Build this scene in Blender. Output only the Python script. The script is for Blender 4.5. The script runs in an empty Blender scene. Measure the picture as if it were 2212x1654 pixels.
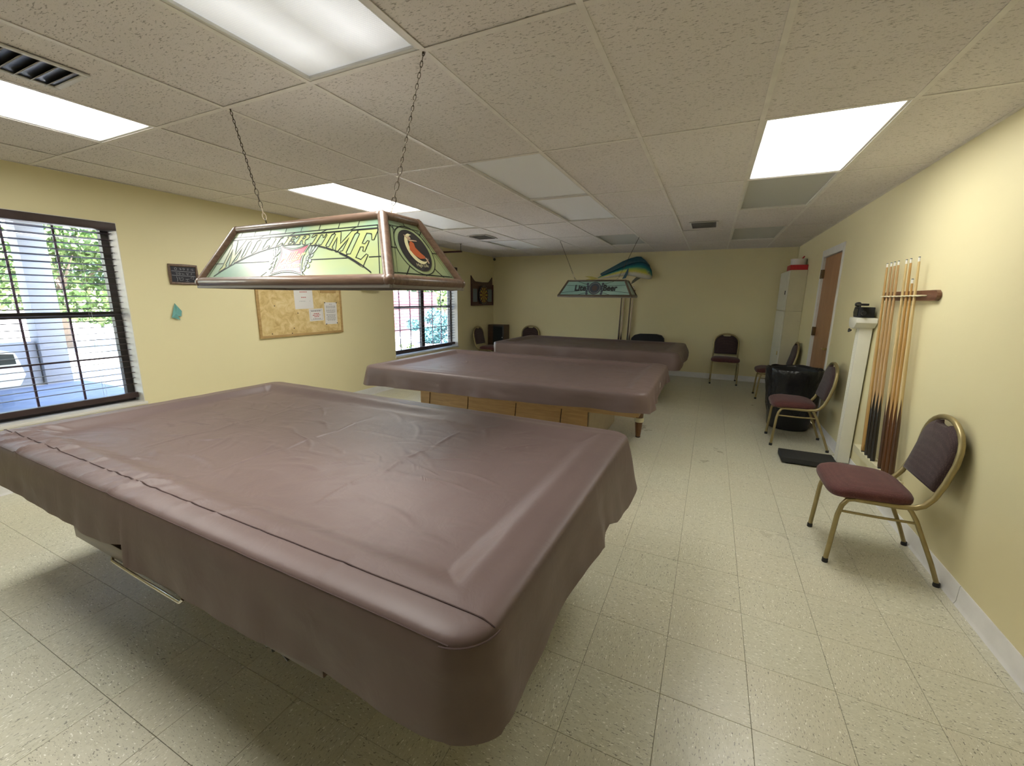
import bpy, bmesh, math, random
from mathutils import Vector, Matrix, noise
from mathutils.geometry import tessellate_polygon
PI = math.pi
S = bpy.context.scene
C = bpy.context.collection

# ------------------------------------------------------------------ camera
def cam_basis(y, p, r):
    cy, sy, cp, sp, cr, sr = math.cos(y), math.sin(y), math.cos(p), math.sin(p), math.cos(r), math.sin(r)
    w = Vector((sy*cp, cy*cp, sp)); rt = Vector((cy, -sy, 0)); up = rt.cross(w)
    return cr*rt + sr*up, -sr*rt + cr*up, w
cd = bpy.data.cameras.new('camera'); cam = bpy.data.objects.new('camera', cd); C.objects.link(cam)
R_, U_, W_ = cam_basis(-.4389, -.1999, .0115)
cam.matrix_world = Matrix(((R_.x, U_.x, -W_.x, .4678), (R_.y, U_.y, -W_.y, -1.4768), (R_.z, U_.z, -W_.z, 1.4671), (0, 0, 0, 1)))
cd.sensor_width = 36.0; cd.lens = 36*902.13/2212; cd.clip_start = .02; cd.clip_end = 200
S.camera = cam

# ------------------------------------------------------------------ light
SUN, SKY, LIT = 32.0, .65, 4.9          # sun, sky and lit ceiling panel strengths
S.view_settings.view_transform = 'Standard'; S.view_settings.look = 'None'
S.view_settings.exposure = 1.78; S.view_settings.gamma = 1.0; S.view_settings.use_curve_mapping = False
wd = bpy.data.worlds.new('world'); S.world = wd; wd.use_nodes = True
nt = wd.node_tree; bg = nt.nodes['Background']
sk = nt.nodes.new('ShaderNodeTexSky'); sk.sky_type = 'NISHITA'; sk.sun_disc = False
sk.sun_elevation = math.radians(58); sk.sun_rotation = math.radians(80); sk.air_density = 1.2
nt.links.new(sk.outputs[0], bg.inputs[0]); bg.inputs[1].default_value = SKY
sd = bpy.data.lights.new('sun', 'SUN'); sd.energy = SUN; sd.angle = .009; sd.color = (1, .96, .9)
so = bpy.data.objects.new('sun', sd); C.objects.link(so)
so.rotation_euler = Vector((-.20, .55, -.82)).to_track_quat('-Z', 'Y').to_euler()

# ------------------------------------------------------------------ helpers
def tag(o, label=None, cat=None, group=None, kind=None):
    if label: o['label'] = label
    if cat: o['category'] = cat
    if group: o['group'] = group
    if kind: o['kind'] = kind
    return o
def empty(name, loc=(0, 0, 0), rz=0, label=None, cat=None, group=None):
    o = bpy.data.objects.new(name, None); C.objects.link(o); o.location = loc; o.rotation_euler = (0, 0, rz)
    o.empty_display_size = .05
    return tag(o, label, cat, group)
def copy_tree(o, parent=None):
    c = o.copy(); C.objects.link(c)
    if parent: c.parent = parent
    for ch in o.children: copy_tree(ch, c)
    return c
class MB:
    def __init__(s): s.v = []; s.f = []; s.uv = None
    def add(s, vs, fs):
        n = len(s.v); s.v += [tuple(v) for v in vs]; s.f += [tuple(i+n for i in f) for f in fs]; return s
    def box(s, x0, x1, y0, y1, z0, z1, M=None):
        vs = [Vector((x, y, z)) for z in (z0, z1) for y in (y0, y1) for x in (x0, x1)]
        if M: vs = [M @ v for v in vs]
        return s.add(vs, [(0, 2, 3, 1), (4, 5, 7, 6), (0, 1, 5, 4), (2, 6, 7, 3), (0, 4, 6, 2), (1, 3, 7, 5)])
    def tube(s, path, r, n=8, closed=False, flat=1.0, cap=True):
        P = [Vector(p) for p in path]; m = len(P); rings = []
        t0 = (P[1]-P[0]).normalized()
        a = t0.orthogonal().normalized()
        if abs(t0.z) < .9: a = (Vector((0, 0, 1)) - t0*t0.z).normalized()
        for i in range(m):
            if closed: t = (P[(i+1) % m]-P[i-1])
            else: t = P[min(i+1, m-1)]-P[max(i-1, 0)]
            t.normalize(); a = (a - t*a.dot(t)).normalized(); b = t.cross(a)
            rr = r[i] if isinstance(r, (list, tuple)) else r
            rings.append([P[i] + (a*math.cos(2*PI*k/n) + b*flat*math.sin(2*PI*k/n))*rr for k in range(n)])
        vs = [v for rg in rings for v in rg]; fs = []
        for i in range(m if closed else m-1):
            j = (i+1) % m
            fs += [(i*n+k, i*n+(k+1) % n, j*n+(k+1) % n, j*n+k) for k in range(n)]
        if not closed and cap: fs += [tuple(range(n-1, -1, -1)), tuple((m-1)*n+k for k in range(n))]
        return s.add(vs, fs)
    def lathe(s, prof, M=None, n=20, cap=True):
        vs = []; fs = []
        for r, z in prof: vs += [Vector((r*math.cos(2*PI*k/n), r*math.sin(2*PI*k/n), z)) for k in range(n)]
        for i in range(len(prof)-1): fs += [(i*n+k, i*n+(k+1) % n, (i+1)*n+(k+1) % n, (i+1)*n+k) for k in range(n)]
        if cap: fs += [tuple(range(n-1, -1, -1)), tuple((len(prof)-1)*n+k for k in range(n))]
        if M: vs = [M @ v for v in vs]
        return s.add(vs, fs)
    def prism(s, poly, fn, d0, d1):
        """polygon (u,v) extruded between depths d0..d1, fn(u,v,d)->3D"""
        n = len(poly); tri = tessellate_polygon([[Vector((p[0], p[1], 0)) for p in poly]])
        vs = [fn(p[0], p[1], d0) for p in poly] + [fn(p[0], p[1], d1) for p in poly]
        fs = [tuple(t) for t in tri] + [tuple(i+n for i in reversed(t)) for t in tri]
        fs += [(i, (i+1) % n, n+(i+1) % n, n+i) for i in range(n)]
        return s.add(vs, fs)
    def flat(s, poly, fn, d):
        tri = tessellate_polygon([[Vector((p[0], p[1], 0)) for p in poly]])
        return s.add([fn(p[0], p[1], d) for p in poly], [tuple(t) for t in tri])
    def strip(s, pts, w, fn, d, closed=False, asp=1.0):
        """flat ribbon of width w along 2D pts (v scaled by asp to real length)"""
        Q = [Vector((p[0], p[1]*asp)) for p in pts]; n = len(Q); L = []
        for i in range(n):
            a = Q[(i-1) % n] if (closed or i) else Q[0]; b = Q[(i+1) % n] if (closed or i < n-1) else Q[-1]
            t = b-a
            if t.length < 1e-9: t = Vector((1, 0))
            t.normalize(); nrm = Vector((-t.y, t.x))*w*.5
            L += [Q[i]+nrm, Q[i]-nrm]
        vs = [fn(p.x, p.y/asp, d) for p in L]
        fs = [(2*i, 2*i+1, 2*((i+1) % n)+1, 2*((i+1) % n)) for i in range(n if closed else n-1)]
        return s.add(vs, fs)
    def build(s, name, mat, parent=None, bev=0, smooth=None, seg=2, kind=None, label=None, uv=None):
        me = bpy.data.meshes.new(name); bm = bmesh.new()
        V = [bm.verts.new(v) for v in s.v]
        for f in s.f:
            try: bm.faces.new([V[i] for i in f])
            except ValueError: pass
        bmesh.ops.recalc_face_normals(bm, faces=bm.faces)
        if bev:
            bmesh.ops.bevel(bm, geom=[e for e in bm.edges if len(e.link_faces) == 2 and e.calc_face_angle(0) > .5], offset=bev, segments=seg, profile=.6, affect='EDGES', clamp_overlap=True)
        bm.to_mesh(me); bm.free()
        if smooth is not None or bev:
            me.polygons.foreach_set('use_smooth', [True]*len(me.polygons)); me.set_sharp_from_angle(angle=smooth or .7)
        if uv:
            ul = me.uv_layers.new(name='uv')
            for lp in me.loops: ul.data[lp.index].uv = uv[lp.vertex_index]
        o = bpy.data.objects.new(name, me); C.objects.link(o)
        if mat: me.materials.append(mat)
        if parent: o.parent = parent
        if kind: o['kind'] = kind
        if label: o['label'] = label
        return o
def one(name, mat, parent, bx, bev=0, **k): return MB().box(*bx).build(name, mat, parent, bev=bev, **k)
def reuse(o, name, parent, loc, rot=(0, 0, 0)):
    c = bpy.data.objects.new(name, o.data); C.objects.link(c); c.parent = parent; c.location = loc; c.rotation_euler = rot; return c
def text_geo(txt, size, shear=0, off=0, align='CENTER', sx=1.0, res=3):
    cu = bpy.data.curves.new('t', 'FONT'); cu.body = txt; cu.size = size; cu.shear = shear; cu.offset = off
    cu.align_x = align; cu.align_y = 'CENTER'; cu.resolution_u = res; cu.fill_mode = 'FRONT'
    ob = bpy.data.objects.new('t', cu); me = bpy.data.meshes.new_from_object(ob)
    vs = [(v.co.x*sx, v.co.y) for v in me.vertices]; fs = [tuple(p.vertices) for p in me.polygons]
    bpy.data.objects.remove(ob); bpy.data.curves.remove(cu); bpy.data.meshes.remove(me)
    return vs, fs
def put_text(mb, txt, size, u, v, fn, d, asp=1.0, **k):
    vs, fs = text_geo(txt, size, **k)
    return mb.add([fn(u+a, v+b/asp, d) for a, b in vs], fs)

# ------------------------------------------------------------------ materials
class NT:
    def __init__(s, name):
        s.m = bpy.data.materials.new(name); s.m.use_nodes = True; s.t = s.m.node_tree; s.b = s.t.nodes['Principled BSDF']
    def n(s, ty, **k):
        o = s.t.nodes.new('ShaderNode'+ty)
        for a, v in k.items():
            if a.startswith('i_'): o.inputs[a[2:].replace('_', ' ')].default_value = v
            else: setattr(o, a, v)
        return o
    def l(s, a, b): s.t.links.new(a, b)
    def math(s, op, a, b=None, c=None):
        o = s.n('Math', operation=op)
        for i, x in enumerate((a, b, c)):
            if x is None: continue
            if isinstance(x, (int, float)): o.inputs[i].default_value = x
            else: s.l(x, o.inputs[i])
        return o.outputs[0]
    def mix(s, f, a, b):
        o = s.n('Mix', data_type='RGBA')
        for i, x in ((0, f), (6, a), (7, b)):
            if isinstance(x, (int, float)): o.inputs[i].default_value = x
            elif isinstance(x, (tuple, list)): o.inputs[i].default_value = (*x, 1)
            else: s.l(x, o.inputs[i])
        return o.outputs[2]
    def ramp(s, f, stops, interp='LINEAR'):
        o = s.n('ValToRGB'); cr = o.color_ramp; cr.interpolation = interp
        while len(cr.elements) < len(stops): cr.elements.new(.5)
        for e, (p, c) in zip(cr.elements, stops):
            e.position = p; e.color = (*c, 1) if isinstance(c, (tuple, list)) else (c, c, c, 1)
        s.l(f, o.inputs[0]); return o.outputs[0]
    def coord(s, kind='Object', scale=(1, 1, 1), rot=(0, 0, 0)):
        if kind == 'World': src = s.n('NewGeometry').outputs['Position']
        else: src = s.n('TexCoord').outputs[kind]
        mp = s.n('Mapping'); mp.inputs['Scale'].default_value = scale; mp.inputs['Rotation'].default_value = rot
        s.l(src, mp.inputs[0]); return mp.outputs[0]
    def noise(s, vec, scale=5, detail=3, rough=.5, dist=0):
        o = s.n('TexNoise'); o.inputs['Scale'].default_value = scale; o.inputs['Detail'].default_value = detail
        o.inputs['Roughness'].default_value = rough; o.inputs['Distortion'].default_value = dist
        if vec is not None: s.l(vec, o.inputs['Vector'])
        return o.outputs['Fac']
    def bump(s, h, strength=.3, dist=.01):
        o = s.n('Bump'); o.inputs['Strength'].default_value = strength; o.inputs['Distance'].default_value = dist
        s.l(h, o.inputs['Height']); s.l(o.outputs[0], s.b.inputs['Normal'])
def M(name, col, rough=.5, metal=0, spec=.5, var=0, vscale=8, bump=0, bscale=60, bdist=.002, emit=None, coat=0, trans=0, sheen=0, stretch=(1, 1, 1)):
    a = NT(name); b = a.b
    b.inputs['Base Color'].default_value = (*col, 1); b.inputs['Roughness'].default_value = rough
    b.inputs['Metallic'].default_value = metal; b.inputs['Specular IOR Level'].default_value = spec
    b.inputs['Coat Weight'].default_value = coat; b.inputs['Transmission Weight'].default_value = trans
    if sheen: b.inputs['Sheen Weight'].default_value = sheen; b.inputs['Sheen Roughness'].default_value = .4
    if var:
        f = a.noise(a.coord('Object', stretch), vscale, 4, .6)
        lo = tuple(max(0, c*(1-var)) for c in col); hi = tuple(min(1, c*(1+var)) for c in col)
        a.l(a.ramp(f, [(.3, lo), (.7, hi)]), b.inputs['Base Color'])
    if bump: a.bump(a.noise(a.coord('Object', stretch), bscale, 3), bump, bdist)
    if emit: b.inputs['Emission Color'].default_value = (*emit[0], 1); b.inputs['Emission Strength'].default_value = emit[1]
    return a.m
def wood(name, dark, light, scale=6, axis=0, rough=.4, coat=.2):
    a = NT(name); st = [9, 9, 9]; st[axis] = .8
    v = a.coord('Object', tuple(st))
    f = a.noise(v, scale, 5, .6, .8); g = a.noise(v, scale*6, 2, .5)
    c = a.ramp(a.math('ADD', a.math('MULTIPLY', f, .8), a.math('MULTIPLY', g, .2)), [(.35, dark), (.65, light)])
    a.l(c, a.b.inputs['Base Color']); a.b.inputs['Roughness'].default_value = rough; a.b.inputs['Coat Weight'].default_value = coat
    a.bump(g, .08, .001); return a.m

MT = {}
def wallmat():
    a = NT('wall_paint'); v = a.coord('World')
    f = a.noise(v, .9, 3, .6)
    a.l(a.ramp(f, [(.3, (.775, .70, .43)), (.7, (.805, .73, .455))]), a.b.inputs['Base Color'])
    a.b.inputs['Roughness'].default_value = .5; a.b.inputs['Specular IOR Level'].default_value = .35
    a.bump(a.noise(v, 160, 3), .12, .002); return a.m
MT['wall'] = wallmat()
def ceilmat():
    a = NT('ceiling_tile'); oi = a.n('ObjectInfo').outputs['Random']
    geo = a.n('NewGeometry').outputs['Position']
    vm = a.n('VectorMath', operation='ADD'); a.l(geo, vm.inputs[0])
    cb = a.n('CombineXYZ'); a.l(a.math('MULTIPLY', oi, 37), cb.inputs[0]); a.l(a.math('MULTIPLY', oi, 91), cb.inputs[1]); a.l(cb.outputs[0], vm.inputs[1])
    def mp(sc, rz=0):
        m = a.n('Mapping'); m.inputs['Scale'].default_value = sc; m.inputs['Rotation'].default_value = (0, 0, rz); a.l(vm.outputs[0], m.inputs[0]); return m.outputs[0]
    pits = a.ramp(a.noise(mp((56, 180, 1), .12), 1, 2, .5, .35), [(.615, 0), (.66, 1)])
    pin = a.ramp(a.noise(mp((1, 1, 1)), 170, 2, .6), [(.60, 0), (.68, 1)])
    base = a.ramp(a.noise(mp((1, 1, 1)), 1.4, 3), [(.3, (.76, .715, .70)), (.7, (.82, .775, .76))])
    tint = a.mix(a.math('MULTIPLY', oi, .25), base, (.82, .79, .74))
    c = a.mix(a.math('MULTIPLY', pits, .55), tint, (.18, .16, .14)); c = a.mix(a.math('MULTIPLY', pin, .3), c, (.26, .24, .21))
    a.l(c, a.b.inputs['Base Color']); a.b.inputs['Roughness'].default_value = .95; a.b.inputs['Specular IOR Level'].default_value = .1
    h = a.math('SUBTRACT', a.math('MULTIPLY', a.noise(mp((1, 1, 1)), 90, 3), .35), pits)
    a.bump(h, .5, .004); return a.m
MT['ctile'] = ceilmat()
def floormat():
    a = NT('floor_tile'); T = .3048
    sx = a.n('SeparateXYZ'); a.l(a.n('NewGeometry').outputs['Position'], sx.inputs[0])
    px = a.math('SUBTRACT', sx.outputs[0], .1219); py = a.math('SUBTRACT', sx.outputs[1], .2725)
    ix = a.math('FLOOR', a.math('DIVIDE', px, T)); iy = a.math('FLOOR', a.math('DIVIDE', py, T))
    par = a.math('MODULO', a.math('ABSOLUTE', a.math('ADD', ix, iy)), 2)
    ci = a.n('CombineXYZ'); a.l(ix, ci.inputs[0]); a.l(iy, ci.inputs[1])
    wn = a.n('TexWhiteNoise', noise_dimensions='2D'); a.l(ci.outputs[0], wn.inputs['Vector']); rnd = wn.outputs['Value']
    A = a.n('CombineXYZ'); a.l(px, A.inputs[0]); a.l(py, A.inputs[1])
    B = a.n('CombineXYZ'); a.l(py, B.inputs[0]); a.l(px, B.inputs[1])
    mx = a.n('Mix', data_type='VECTOR'); a.l(par, mx.inputs[0]); a.l(A.outputs[0], mx.inputs[4]); a.l(B.outputs[0], mx.inputs[5])
    of = a.n('CombineXYZ'); a.l(a.math('MULTIPLY', rnd, 53), of.inputs[0]); a.l(a.math('MULTIPLY', rnd, 17), of.inputs[2])
    vm = a.n('VectorMath', operation='ADD'); a.l(mx.outputs[1], vm.inputs[0]); a.l(of.outputs[0], vm.inputs[1])
    def mp(sc):
        m = a.n('Mapping'); m.inputs['Scale'].default_value = sc; a.l(vm.outputs[0], m.inputs[0]); return m.outputs[0]
    base = a.ramp(a.noise(mp((26, 80, 1)), 1, 5, .7), [(.3, (.57, .555, .42)), (.7, (.69, .675, .54))])
    tint = a.mix(a.math('MULTIPLY', rnd, .5), base, (.65, .61, .475))
    dk = a.ramp(a.noise(mp((75, 185, 1)), 1, 2, .5), [(.65, 0), (.672, 1)])
    dk2 = a.ramp(a.noise(mp((90, 300, 3)), 1, 2, .5), [(.61, 0), (.65, 1)])
    lt = a.ramp(a.noise(mp((70, 175, 9)), 1, 1, .5), [(.68, 0), (.70, 1)])
    c = a.mix(a.math('MULTIPLY', dk, .75), tint, (.14, .13, .095)); c = a.mix(a.math('MULTIPLY', dk2, .25), c, (.2, .18, .13))
    c = a.mix(lt, c, (.92, .90, .80))
    a.l(c, a.b.inputs['Base Color'])
    sc = a.noise(a.coord('World', (1, 1, 1)), 2.5, 4, .6)
    a.l(a.ramp(sc, [(.3, .27), (.7, .36)]), a.b.inputs['Roughness']); a.b.inputs['Specular IOR Level'].default_value = .5
    a.bump(a.noise(a.coord('World'), 22, 3), .05, .004); return a.m
MT['ftile'] = floormat()
MT['grout'] = M('floor_joint_dirt', (.16, .14, .10), .9, var=.3)
def covermat():
    a = NT('cover_vinyl'); v = a.coord('Object')
    f = a.noise(v, 2.2, 4, .6)
    a.l(a.ramp(f, [(.3, (.132, .092, .085)), (.7, (.148, .104, .096))]), a.b.inputs['Base Color'])
    a.b.inputs['Roughness'].default_value = .46; a.b.inputs['Specular IOR Level'].default_value = .38
    h = a.math('ADD', a.math('MULTIPLY', a.noise(v, 9, 4, .55, .6), 1.0), a.math('MULTIPLY', a.noise(v, 420, 2), .03))
    a.bump(h, .22, .012); return a.m
MT['cover'] = covermat()
MT['seam'] = M('seam_thread', (.07, .04, .037), .7)
MT['white_paint'] = M('white_gloss_paint', (.74, .73, .71), .35, var=.04)
MT['base'] = M('baseboard_vinyl', (.78, .77, .75), .4, var=.05)
MT['tbar'] = M('tee_bar_paint', (.81, .775, .74), .5, var=.08)
MT['tbar_dk'] = M('tile_shadow_gap', (.08, .075, .07), .9)
def lensmat(name, strength, col, base=(.8, .82, .84)):
    a = NT(name); v = a.coord('World')
    wv = a.n('TexWave', wave_type='BANDS', bands_direction='Y'); wv.inputs['Scale'].default_value = 38; a.l(v, wv.inputs['Vector'])
    w2 = a.n('TexWave', wave_type='BANDS', bands_direction='X'); w2.inputs['Scale'].default_value = 38; a.l(v, w2.inputs['Vector'])
    h = a.math('MULTIPLY', wv.outputs['Fac'], w2.outputs['Fac']); a.bump(h, .25 if strength else .04, .003)
    a.b.inputs['Base Color'].default_value = (*base, 1); a.b.inputs['Roughness'].default_value = .3 if strength else .45
    if strength:
        # brighter over the two tubes above the lens
        ob = a.n('SeparateXYZ'); a.l(a.n('TexCoord').outputs['Object'], ob.inputs[0])
        t = a.math('ABSOLUTE', a.math('SUBTRACT', a.math('ABSOLUTE', ob.outputs[0]), .135))
        g = a.ramp(t, [(0, 1.0), (.16, .45)])
        e = a.math('ABSOLUTE', ob.outputs[1]); e2 = a.ramp(e, [(.44, 1.0), (.59, .45)])
        k = a.math('MULTIPLY', a.math('MULTIPLY', g, e2), a.math('ADD', a.math('MULTIPLY', h, .25), .88))
        a.b.inputs['Emission Color'].default_value = (*col, 1); a.l(a.math('MULTIPLY', k, strength), a.b.inputs['Emission Strength'])
    return a.m
MT['lens_on'] = lensmat('lit_lens', LIT, (1.0, .99, .93))
MT['lens_cool'] = lensmat('lit_lens_cool', LIT*1.35, (1.0, .99, .93))
MT['lens_dim'] = lensmat('dim_lit_lens', .20, (.95, .97, 1.0))
MT['lens_off'] = lensmat('unlit_lens', 0, (1, 1, 1), (.92, .94, .98))
MT['lens_grey'] = lensmat('unlit_grey_lens', 0, (1, 1, 1), (.56, .57, .56))
MT['housing'] = M('fixture_housing', (.6, .6, .58), .5)
MT['gold'] = M('gold_frame_metal', (.36, .29, .14), .38, metal=.55, var=.12, vscale=14)
def fabric(name, col, dot, sc=150):
    a = NT(name); vo = a.n('TexVoronoi'); vo.inputs['Scale'].default_value = sc; vo.inputs['Randomness'].default_value = .35
    a.l(a.coord('Object', (1, 1, 1)), vo.inputs['Vector'])
    f = a.ramp(vo.outputs['Distance'], [(.20, 1), (.34, 0)])
    base = a.ramp(a.noise(a.coord('Object'), 25, 3), [(.3, tuple(c*.85 for c in col)), (.7, tuple(c*1.12 for c in col))])
    a.l(a.mix(a.math('MULTIPLY', f, .6), base, dot), a.b.inputs['Base Color'])
    a.b.inputs['Roughness'].default_value = .8; a.b.inputs['Sheen Weight'].default_value = .15
    a.bump(a.noise(a.coord('Object'), 300, 2), .4, .002); return a.m
MT['seatfab'] = fabric('maroon_seat_fabric', (.088, .022, .021), (.18, .075, .06))
MT['backfab'] = fabric('plum_back_fabric', (.042, .019, .020), (.16, .105, .085))
MT['black_cap'] = M('black_rubber', (.02, .02, .02), .7)
MT['black'] = M('black_plastic', (.018, .018, .02), .35, bump=.1)
MT['bin_bag'] = M('black_bag_film', (.012, .012, .014), .28, bump=.5, bscale=14, bdist=.03)
MT['black_mat'] = M('ribbed_black_mat', (.028, .028, .028), .75, bump=.4, bscale=120, stretch=(1, 8, 1))
MT['blind'] = M('dark_brown_slat', (.045, .026, .024), .45, var=.2)
MT['bronze'] = M('bronze_frame', (.05, .043, .04), .45, var=.15)
MT['muntin'] = M('muntin_bar', (.16, .11, .17), .5)
MT['reveal'] = M('window_reveal_paint', (.72, .70, .64), .55, var=.03)
def glassmat():
    a = NT('window_glass'); o = a.t.nodes['Material Output']
    tr = a.n('BsdfTransparent'); gl = a.n('BsdfGlossy'); gl.inputs['Roughness'].default_value = .02
    mx = a.n('MixShader'); mx.inputs[0].default_value = .05; a.l(tr.outputs[0], mx.inputs[1]); a.l(gl.outputs[0], mx.inputs[2]); a.l(mx.outputs[0], o.inputs[0]); return a.m
MT['glass'] = glassmat()
MT['door'] = wood('door_veneer', (.30, .135, .06), (.42, .21, .10), 3, 2, .45)
MT['hinge'] = M('bronze_hinge', (.13, .085, .04), .4, metal=.7)
MT['brass'] = M('brass', (.5, .38, .15), .3, metal=.9)
MT['chrome'] = M('steel', (.6, .58, .52), .25, metal=.95)
MT['lampwood'] = wood('lamp_wood_plastic', (.105, .064, .044), (.19, .122, .083), 5, 0, .36, .25)
MT['chain'] = M('aged_chain', (.075, .06, .04), .45, metal=.8)
MT['chain_pale'] = M('pale_link', (.62, .52, .38), .5)
MT['rackwood'] = wood('rack_walnut', (.10, .04, .022), (.19, .085, .045), 6, 1, .4)
MT['cream'] = M('cream_plastic', (.72, .67, .46), .45, var=.04)
MT['cabinet'] = M('cream_enamel', (.63, .585, .42), .45, var=.03)
MT['white_metal'] = M('white_enamel', (.72, .71, .62), .35, var=.03)
MT['cork'] = None
def corkmat():
    a = NT('cork'); v = a.coord('Object')
    f = a.noise(v, 11, 5, .65, .8)
    a.l(a.ramp(f, [(.3, (.48, .32, .12)), (.5, (.66, .50, .23)), (.7, (.76, .62, .34))]), a.b.inputs['Base Color']); a.b.inputs['Roughness'].default_value = .85
    a.bump(a.noise(v, 120, 3), .3, .003); return a.m
MT['cork'] = corkmat()
MT['oak'] = wood('oak_frame', (.38, .24, .09), (.52, .35, .15), 5, 1, .45)
MT['maple'] = wood('maple_panel', (.36, .21, .085), (.50, .32, .14), 4, 0, .4)
MT['apron'] = wood('dark_apron', (.05, .025, .014), (.10, .052, .028), 4, 0, .4)
MT['legwood'] = wood('leg_walnut', (.10, .04, .015), (.19, .085, .03), 5, 2, .35)
MT['paper'] = M('paper', (.72, .70, .68), .7)
MT['ink'] = M('grey_ink', (.22, .21, .22), .8)
MT['inkred'] = M('red_ink', (.45, .07, .06), .8)
MT['slate'] = M('slate', (.012, .013, .022), .6, var=.3)
MT['chalk'] = M('chalk', (.42, .42, .44), .9)
MT['teal'] = M('teal_cloth', (.17, .42, .40), .7, var=.12)
MT['dartwood'] = wood('dart_mahogany', (.035, .008, .008), (.075, .016, .015), 5, 2, .3, .4)
MT['dyel'] = M('dartboard_yellow', (.55, .38, .06), .7)
MT['dred'] = M('dartboard_red', (.35, .03, .02), .7)
MT['dgrn'] = M('dartboard_green', (.03, .14, .05), .7)
MT['dscore'] = M('scoreboard_slate', (.16, .21, .24), .5)
MT['red'] = M('red_carton', (.52, .02, .025), .5)
MT['offwhite'] = M('offwhite_plastic', (.66, .65, .62), .5)
MT['concrete'] = M('concrete', (.46, .45, .43), .9, var=.1, vscale=2)
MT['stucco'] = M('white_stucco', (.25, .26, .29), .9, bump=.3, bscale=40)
MT['porchshade'] = M('shade_tinted_ground', (.13, .16, .23), .7, var=.15, vscale=3)  # porch shade painted into the ground colour
MT['black_cloth'] = M('black_upholstery', (.008, .008, .010), .75)
MT['lampwood2'] = wood('dark_lamp_frame', (.055, .040, .025), (.11, .08, .05), 5, 0, .36, .2)
MT['redfence'] = M('red_fence_board', (.17, .035, .05), .7, var=.15)
def leafmat(name, c1, c2):
    a = NT(name); r = a.n('NewGeometry').outputs['Random Per Island']
    a.l(a.ramp(r, [(0, c1), (1, c2)]), a.b.inputs['Base Color']); a.b.inputs['Roughness'].default_value = .6
    a.b.inputs['Transmission Weight'].default_value = .0; return a.m
MT['leaf'] = leafmat('leaf_yellow_green', (.025, .07, .012), (.09, .15, .03))
MT['leafd'] = leafmat('leaf_dark_green', (.009, .04, .016), (.035, .09, .04))
MT['leaft'] = leafmat('leaf_blue_green', (.012, .07, .08), (.045, .14, .15))
MT['bark'] = M('bark', (.16, .12, .09), .9, bump=.6, bscale=12, bdist=.03)
MT['carpaint'] = M('white_car_paint', (.8, .8, .8), .15, coat=.5)
MT['carglass'] = M('car_glass', (.02, .025, .03), .08)
MT['soil'] = M('rubber_tyre', (.02, .02, .02), .8)
# ------------------------------------------------------------------ room
XL, XR, YB, YF, ZC = -4.14, 1.71, 7.28, -4.95, 2.379
GX, GY = .6096, 1.2192
rnd = random.Random(7)
def st(o, label=None): return tag(o, label, kind='structure')
ident = lambda u, v, d: (u, v, d)
# floor: a slab with single tiles on it
fl = st(one('floor', MT['grout'], None, (XL, XR, YF, YB, -.15, -.0035)), 'speckled beige green vinyl tile floor')
T = .3048; tiles = []
camp = Vector((.4678, -1.4768, 1.4671))
cells = []
for i in range(-15, 7):
    for j in range(-18, 25):
        x0, y0 = .1219+i*T, .2725+j*T
        x1, y1 = min(x0+T, XR-.004), min(y0+T, YB-.004); x0, y0 = max(x0, XL+.004), max(y0, YF+.004)
        if x1-x0 < .01 or y1-y0 < .01: continue
        c = Vector(((x0+x1)/2, (y0+y1)/2, 0)); d = c-camp
        dep = d.dot(W_); px = d.dot(R_)/max(dep, .01); py = d.dot(U_)/max(dep, .01)
        vis = dep > .3 and abs(px) < 1.35 and abs(py) < 1.08
        under = -2.55 < c.x < -.05 and (c.y > -.55 and c.y < 1.6)
        cells.append((not vis, under, d.length, x0, x1, y0, y1))
cells.sort(); g = .0006
full = None; rest = MB()
for k, (nv, un, dl, x0, x1, y0, y1) in enumerate(cells):
    w, h = x1-x0, y1-y0; cx, cy = (x0+x1)/2, (y0+y1)/2
    if k < 295:
        if abs(w-T) < 1e-4 and abs(h-T) < 1e-4 and full:
            o = reuse(full, 'floor_tile', fl, (cx, cy, 0))
        else:
            o = one('floor_tile', MT['ftile'], fl, (-w/2+g, w/2-g, -h/2+g, h/2-g, -.0034, 0), bev=.0008, seg=1); o.location = (cx, cy, 0)
            if abs(w-T) < 1e-4 and abs(h-T) < 1e-4: full = o
    else: rest.box(x0+g, x1-g, y0+g, y1-g, -.0034, 0)
rest.build('floor_tile', MT['ftile'], fl, kind='stuff')

# walls
WT = .25
W1 = (-1.43, .45, .505, 2.05); W2 = (3.855, 5.735, .505, 2.05)
b = MB(); ys = [YF-.15, W1[0], W1[1], W2[0], W2[1], YB+.15]
for a, c in ((0, 1), (2, 3), (4, 5)): b.box(XL-WT, XL, ys[a], ys[c], -.15, 2.62)
for w in (W1, W2): b.box(XL-WT, XL, w[0], w[1], -.15, w[2]); b.box(XL-WT, XL, w[0], w[1], w[3], 2.62)
st(b.build('wall_left', MT['wall'], None), 'cream yellow wall with two blind covered windows')
st(one('wall_back', MT['wall'], None, (XL, XR, YB, YB+.15, -.15, 2.62)), 'cream wall at the far end of the room')
st(one('wall_front', MT['wall'], None, (XL, XR, YF-.15, YF, -.15, 2.62)))
D0, D1, DZ = 4.37, 5.24, 2.025      # door opening
b = MB(); b.box(XR, XR+.14, YF-.15, D0-.02, -.15, 2.62); b.box(XR, XR+.14, D1+.02, YB+.15, -.15, 2.62); b.box(XR, XR+.14, D0-.02, D1+.02, DZ+.015, 2.62)
st(b.build('wall_right', MT['wall'], None), 'pale yellow wall with brown door and cue rack')
st(one('trim_2', MT['housing'], None, (XR+.14, XR+.2, D0-.3, D1+.3, -.15, 2.3)))
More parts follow.
